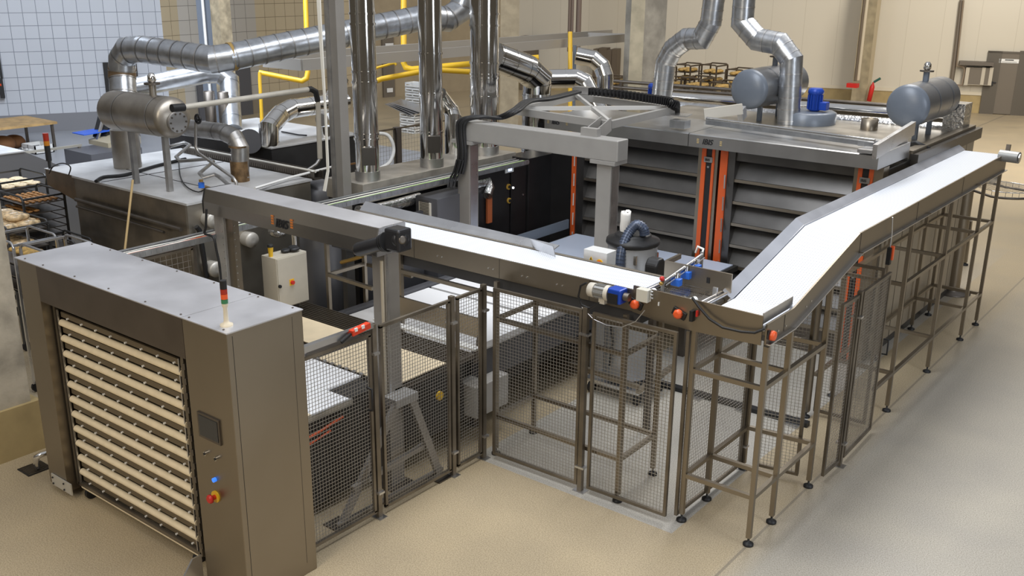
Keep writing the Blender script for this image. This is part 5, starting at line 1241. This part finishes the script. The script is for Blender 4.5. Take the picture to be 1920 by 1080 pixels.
MB().cyl(wc, wc + Vector((.02, -.06, 0)), .09, n=20).build('bolted_cover', GALVD, [q_ for q_ in bpy.data.objects if q_.name.startswith('polished_stub')][0])
duct('polished_duct', 'polished duct slanting up behind the grey steel column', [Ad(612, 215, 15.2), Ad(640, 150, 15.5)], .13, CHROME, .3)
# shiny ducts right of the flues
P_ = Az(850, 287, 2.1)
duct('polished_duct', 'polished bent duct between the middle and widest flues', [Vector((P_.x, P_.y, 2.0)), Ao(850, 222, P_), Ad(846, 208, dep := (ROT.transposed() @ (P_ - CAM)).z * -1), Ad(822, 178, dep - .3)], .12, CHROME, .3)
duct('polished_duct', 'large polished duct branching right from the widest flue', [Ad(925, 106, 14.3), Ad(988, 130, 14.8), Ad(1008, 148, 15.0), Ad(1006, 172, 15.1), (Ad(1004, 172, 15.1).x, Ad(1004, 172, 15.1).y, 0.0)], .215, CHROME, .28)
duct('polished_duct', 'polished elbow duct curving down behind the cable chain, nearer of two', [Ad(1020, 148, 16), Ad(1080, 147, 16), Ad(1096, 155, 16), Ad(1122, 205, 16), (Ad(1122, 205, 16).x, Ad(1122, 205, 16).y, 0.0)], .15, CHROME, .3)
duct('polished_duct', 'polished elbow duct beside the concrete pillar, farther of two', [Ad(1080, 104, 17), Ad(1112, 110, 17), Ad(1128, 124, 17), Ad(1134, 142, 17), Ad(1134, 215, 17.2), (Ad(1134, 215, 17.2).x, Ad(1134, 215, 17.2).y, 0.0)], .145, CHROME, .35)
# yellow gas pipes
def yp(pts, d, r, lb4): return solo('gas_pipe', MB().tube([Ad(x, y, d) for x, y in pts], r, 10), YELLOW, lb4, 'pipe', group='yellow gas pipes')
yp([(572, -20), (575, 60), (577, 135), (575, 147), (566, 152), (486, 136)], 17.5, .045, 'yellow gas pipe dropping left of the steel column and turning left')
yp([(487, 136), (487, 150), (490, 205), (491, 238)], 15.6, .027, 'thin yellow gas pipe dropping to the rear block')
yp([(757, -20), (757, 60), (757, 118), (761, 127), (772, 130), (1010, 108)], 18.5, .055, 'yellow gas pipe dropping between the first and middle flues')
yp([(706, 152), (716, 148), (786, 135), (800, 130), (885, 135), (889, 126), (889, -20)], 16.5, .045, 'yellow gas pipe running level behind the flues, lowest of them')
yp([(704, 128), (740, 118), (743, 122)], 16.8, .022, 'thin yellow gas pipe stub behind the first flue')
yp([(1069, 60), (1069, 260)], 20, .045, 'short upright yellow gas pipe above the cable chain')
solo('blue_post', MB().cyl(Ad(1078, 85, 20.2), (Ad(1079, 140, 20.2).x, Ad(1079, 140, 20.2).y, 0), .035, n=8), TANK, 'thin blue-grey pipe beside the short yellow pipe', 'pipe')
# long suspended beam frame
lf_ = thing('beam_frame', 'long light grey steel frame hung level behind the flues, reaching the concrete pillar', 'frame', Ax(900, 100, -12))
p0, p1 = Ax(566, 122, -12), Ax(1222, 67, -12)
each('long_beam', mat('beam_grey', (.42, .40, .37), .45, .4), lf_, [MB().bar(p0, p1, .05, .17), MB().bar(p0 + Vector((-.9, 0, .02)), p1 + Vector((-.9, -.3, .02)), .05, .17)])
each('end_beam', mat('beam_grey', (0, 0, 0)), lf_, [MB().bar(p0, p0 + Vector((-.9, 0, 0)), .05, .17), MB().bar(p1 + Vector((0, -1, 0)), p1 + Vector((-.9, -1.3, 0)), .05, .17)])
MB().cbox(p1 + Vector((0, .05, 0)), .25, .05, .3).build('end_plate', TANK, lf_)
# fence behind the flues
fence('wire mesh guard panel behind the first polished flue', ((-12, 10.9), (-12, 12.1)), (False, False), .07, 1.0, 2.0)
fence('wire mesh guard panel behind the flues, with a dark post', ((-12, 12.15), (-12, 14.5)), (False, False), .07, 1.0, 2.0)
for lb5, y in (('guard post between the two panels behind the flues', 12.12),):
    solo('guard_post', MB().box(-12.05, -11.95, y - .05, y + .05, 0, 2.02), mat('dark_post', (.06, .05, .045), .5), 'dark ' + lb5, 'post')
for q_ in bpy.data.objects:
    if q_.get('label', '').startswith('wire mesh guard panel behind the f'):
        L0 = Vector(q_.location)
        for s_ in (-1, 1): MB().bar((-12, L0.y + s_ * .45, 0), (-12, L0.y + s_ * .45, 1.0), .04).build('leg', STEELD, q_)
solo('white_hose', MB().tube(smooth([Ad(700, 250, 13.8), Ad(724, 252, 13.8), Ad(735, 265, 13.8), Ad(738, 285, 13.8), Ad(730, 305, 13.6), Ad(712, 316, 13.2)], 5), .025, 10), WHITE, 'white hose curving out behind the first polished flue', 'hose')

# ================================================================== WHITE CRATES FAR BEHIND
def crate(P, label, s=(.6, .4, .14), m=None):
    r = thing('plastic_crate', label, 'crate', P, 'stacked white crates')
    x, y, z = P; a, b, h = s[0] / 2, s[1] / 2, s[2]
    mb = MB().box(x - a, x + a, y - b, y + b, z, z + .02)
    for q in ((x - a, x + a, y - b, y - b + .02), (x - a, x + a, y + b - .02, y + b), (x - a, x - a + .02, y - b, y + b), (x + a - .02, x + a, y - b, y + b)): mb.box(*q, z, z + h * .3); mb.box(*q, z + h * .55, z + h - .01)
    for q in ((x - a, y - b), (x + a - .03, y - b), (x - a, y + b - .03), (x + a - .03, y + b - .03), (x - .02, y - b)): mb.box(q[0], q[0] + .03, q[1], q[1] + .03, z, z + h - .01)
    mb.build('crate_body', m or WHITE, r); return r
cb0 = Az(783, 238); c0_ = crate((cb0.x, cb0.y, 0), 'white plastic crate in the tall stack behind the middle flue')
for k in range(1, 9): copy_tree(c0_, (cb0.x, cb0.y, k * .15))
cb1 = Az(768, 246); c1_ = crate((cb1.x + .2, cb1.y - .1, 0), 'white plastic crate in the low stack under the silver sheets')
c1_['group'] = 'low stack of crates'
for k in range(1, 4): copy_tree(c1_, (cb1.x + .2, cb1.y - .1, k * .15))
mb = MB()
for k in range(4): mb.cbox((cb1.x + .1 * k - .1, cb1.y - .1, .66 + .035 * k), 1.0, .6, .02, Matrix.Rotation(.25, 3, 'Y') @ Matrix.Rotation(.1 * k, 3, 'Z'))
solo('sheet_stack', mb, STEELB, 'loose silver sheets lying tilted on the low crate stack', 'sheets')

# ================================================================== BAKERY RACKS
def rack(x0, x1, y0, y1, h, label, levels, m=STEELB, name='bread_rack', bar=.025):
    r = thing(name, label, 'rack', ((x0 + x1) / 2, (y0 + y1) / 2, 0))
    mb = MB()
    for x in (x0, x1):
        for y in (y0, y1): mb.bar((x, y, .12), (x, y, h - .05), bar)
    for y in (y0, y1): mb.tube([(x0, y, h - .06), (x0 + .03, y, h - .01), (x0 + .06, y, h), (x1 - .06, y, h), (x1 - .03, y, h - .01), (x1, y, h - .06)], bar * .55, 8)
    for x in (x0, x1): mb.bar((x, y0, h - .03), (x, y1, h - .03), bar)
    mb.build('rack_frame', m, r)
    for z in levels:
        t = MB().box(x0, x1, y0 + .01, y1 - .01, z - .012, z)
        t.box(x0, x1, y0 + .01, y0 + .018, z - .012, z + .012); t.box(x0, x1, y1 - .018, y1 - .01, z - .012, z + .012)
        t.build('tray', STEELD, r)
    for x in (x0 + .05, x1 - .05):
        for y in (y0 + .05, y1 - .05): MB().cyl((x - .015, y, .06), (x + .015, y, .06), .06, n=12).build('castor', BLACK, r)
    return r
def loaf_proto(name, label, cat, group, m, sc, loc, seedv=5):
    mb = MB().ball((loc[0], loc[1], loc[2] + sc[2]), 1.0, sc, n=10, m=6, seedv=seedv)
    return solo(name, mb, m, label, cat, loc, group)
def scatter(proto, spots, rots=True):
    proto.location = spots[0]
    for p in spots[1:]:
        c = proto.copy(); COL.objects.link(c); c.location = p; c.rotation_euler = (0, 0, random.uniform(-.25, .25))
def grid(x0, x1, y0, y1, z, nx, ny, j=.01):
    return [(x0 + (x1 - x0) * (i + .5) / nx + random.uniform(-j, j), y0 + (y1 - y0) * (k + .5) / ny + random.uniform(-j, j), z) for k in range(ny) for i in range(nx)]
RKD = mat('rack_dark_steel', (.10, .10, .10), .4, .8)
rack(-14.6, -13.85, 6.25, 6.9, 1.75, 'bread rack at the far left edge with pale loaves on top', [1.60, 1.45, 1.3, 1.15], RKD)
scatter(loaf_proto('flat_loaf', 'pale floured flat loaf on the top tray of the left edge rack', 'bread', 'flat loaves on the left edge rack', BREADW, (.085, .10, .028), (-14, 6.5, 1.602)), grid(-14.55, -13.9, 6.3, 6.86, 1.602, 4, 3))
rack(-13.35, -12.62, 5.95, 6.5, 1.75, 'bread rack with small brown pastries on top, second from the left edge', [1.64, 1.52, 1.41, 1.30, 1.19, 1.08, .97, .86, .75], RKD)
scatter(loaf_proto('pastry', 'small brown pastry on the top tray of the second bread rack', 'pastry', 'brown pastries on the second rack', BREADB, (.019, .028, .014), (-13, 6.2, 1.642)), grid(-13.3, -12.66, 6.0, 6.46, 1.642, 12, 6, .006))
scatter(loaf_proto('pastry', 'pastry in the shade on a lower tray of the second bread rack', 'pastry', 'pastries on the lower trays of the second rack', BREADB, (.03, .04, .016), (-13, 6.2, 1.522)), grid(-13.3, -12.66, 6.0, 6.2, 1.522, 9, 2, .006) + grid(-13.3, -12.66, 6.0, 6.2, 1.412, 9, 2, .006))
rack(-12.6, -11.85, 5.35, 5.85, 1.60, 'bread rack holding plastic wrapped loaves beside the concrete pillar', [1.52, 1.30, 1.08, .86], RKD)
scatter(loaf_proto('wrapped_loaf', 'plastic wrapped loaf heaped on the top tray beside the concrete pillar', 'bread', 'wrapped loaves on the top tray', WRAP, (.055, .15, .05), (-12, 5.6, 1.522)), grid(-12.55, -11.9, 5.3, 5.8, 1.522, 6, 2) + grid(-12.5, -12.0, 5.4, 5.8, 1.60, 4, 1))
scatter(loaf_proto('wrapped_loaf', 'wrapped brown loaf on the second tray beside the concrete pillar', 'bread', 'wrapped loaves on the second tray', WRAP, (.06, .16, .05), (-12, 5.6, 1.302)), grid(-12.55, -11.9, 5.35, 5.75, 1.302, 5, 1))
rack(-11.2, -10.55, 4.80, 5.28, 1.75, 'nearly empty rack just behind the loading cabinet, nearer the pillar', [1.50, 1.35, 1.2], STEELB)
scatter(loaf_proto('golden_loaf', 'golden loaf on the nearly empty rack behind the loading cabinet', 'bread', 'golden loaves on the nearly empty rack', BREADG, (.05, .12, .04), (-11, 5, 1.502)), grid(-11.15, -10.7, 4.95, 5.25, 1.502, 3, 1))
rack(-10.50, -9.90, 4.85, 5.35, 1.75, 'empty rack just behind the loading cabinet, nearer the broom handle', [1.45, 1.3], STEELB)
rack(-12.2, -11.5, 6.0 - .02, 6.2, 1.35, 'low dark rack between the bread racks and the tunnel oven', [1.2, 1.05, .9], RKD)
# far racks beyond the ovens
spots = [(1242, 124), (1290, 122), (1338, 125), (1388, 129), (1256, 148), (1308, 150), (1362, 153), (1140, 146), (1218, 150)]
words = ['leftmost in the back row', 'second in the back row', 'third in the back row', 'rightmost in the back row, above the grey tank', 'just right of the left galvanised duct, front row', 'middle of the front row', 'rightmost in the front row, behind the grey tank', 'left of the concrete pillar', 'right of the concrete pillar foot']
lp = None
for i, (px, py) in enumerate(spots):
    P_ = Az(px, py, 1.7)
    rack(P_.x - .3, P_.x + .3, P_.y - .38, P_.y + .38, 1.7 + .04 * (i % 3), 'far bread rack beyond the ovens, ' + words[i], [1.50, 1.25, 1.0], mat('far_rack_brown', (.10, .075, .05), .5, .5), bar=.04)
    for z in (1.502, 1.252):
        for q in grid(P_.x - .26, P_.x + .26, P_.y - .32, P_.y + .32, z, 2, 3, .01):
            if lp is None: lp = loaf_proto('far_loaf', 'golden loaf on a far bread rack beyond the ovens', 'bread', 'loaves on the far racks', BREADG, (.12, .10, .06), q)
            else:
                c = lp.copy(); COL.objects.link(c); c.location = q
# dark lockers against the right wall, behind the ducts
for i, (x0, x1, y0) in enumerate(((1120, 1127, 90), (1130, 1143, 88), (1145, 1153, 92), (1154, 1163, 90), (985, 1010, 66))):
    o_ = onwall(MB(), R1, R0, x0, y0, x1, 140, .5, .05, base=0)
    tag(o_.build('locker', mat('dark_locker', (.13, .10, .07), .6), None, 0, wallpt(R1, R0, (x0 + x1) / 2, 140) * 1.0), 'dark upright panel leaning on the far wall, %s' % ['first from left behind the far elbow duct', 'widest of the four near the pillar', 'third of four near the pillar', 'nearest the concrete pillar', 'wide one left of the riser pipes'][i], 'panel')

# ================================================================== FAR LEFT: TABLE, RAIL, SLICER, HOPPER MACHINE
tb_ = thing('work_table', 'wooden topped work table by the tiled wall at far left', 'table', (-26, 12.1, 0))
MB().box(-26.7, -25.1, 11.0, 13.0, .68, .74).build('table_top', WOOD, tb_)
each('leg', STEELD, tb_, [MB().bar((x, y, 0), (x, y, .68), .06) for x in (-26.6, -25.2) for y in (11.1, 12.9)])
P_ = Az(20, 262, .0)
solo('brown_sacks', MB().ball((-25.9, 11.9, .22), .4, (1.0, .8, .5), seedv=9).ball((-26.1, 12.3, .2), .3, (1, .9, .6), seedv=3), mat('brown_sacking', (.22, .10, .04), .8), 'brown sacks heaped under the wooden work table', 'sacks')
crr = crate((-25.3, 12.5, 0), 'white open crate on the floor under the wooden work table', (.7, .5, .22)); crr['group'] = 'crate under the table'
ra_ = thing('handrail', 'low steel rail on posts left of the tunnel oven', 'rail', (-21, 10.2, 0))
MB().bar((-21.0, 8.2, .8), (-21.0, 11.35, .8), .06, .05).build('top_bar', mat('pale_rail_steel', (.50, .47, .40), .4, .6), ra_)
each('post', STEEL, ra_, [MB().bar((-21, y, 0), (-21, y, .8), .05) for y in (8.3, 9.9, 10.6, 11.3)])
sm_ = thing('slicing_machine', 'grey bread slicing machine with a bright blue sheet and black slanted arm', 'machine', (-20.5, 11.7, 0))
MB().box(-21.1, -20.0, 11.0, 12.2, 0, .75).build('machine_body', GREYCAB, sm_)
MB().prism([(11.7, .75), (11.7, .85), (12.5, .97), (12.5, .75)], 'x', -21.3, -20.5).build('table_plate', mat('cream_plate', (.46, .40, .28), .5, .3), sm_)
MB().prism([(11.5, .98), (11.5, 1.0), (12.5, 1.05), (12.5, 1.02)], 'x', -21.6, -21.1).build('blue_sheet', TABBL, sm_)
MB().bar((-21.3, 12.0, .85), (-21.5, 12.5, 1.75), .35, .12).build('slanted_arm', BLACK, sm_)
MB().bar((-21.1, 11.8, .85), (-21.3, 12.3, 1.7), .05, .05).build('arm_edge', STEELB, sm_)
hm_ = thing('hopper_machine', 'grey machine with pale slanted hood at the left edge above the bread racks', 'machine', (-15.8, 7.2, 0))
MB().prism([(5.8, .3), (5.8, 1.88), (7.25, 1.88), (8.4, 1.25), (8.4, .3)], 'x', -17.2, -15.1).build('hood_body', mat('grey_hood_paint', (.20, .20, .21), .45, .4), hm_)
MB().box(-17.2, -15.09, 5.8, 7.25, 1.88, 1.90).build('top_sheet', mat('dusty_top_sheet', (0, 0, 0)), hm_)
MB().box(-17.0, -15.3, 5.9, 8.2, 0, .3).build('base', STEELD, hm_)
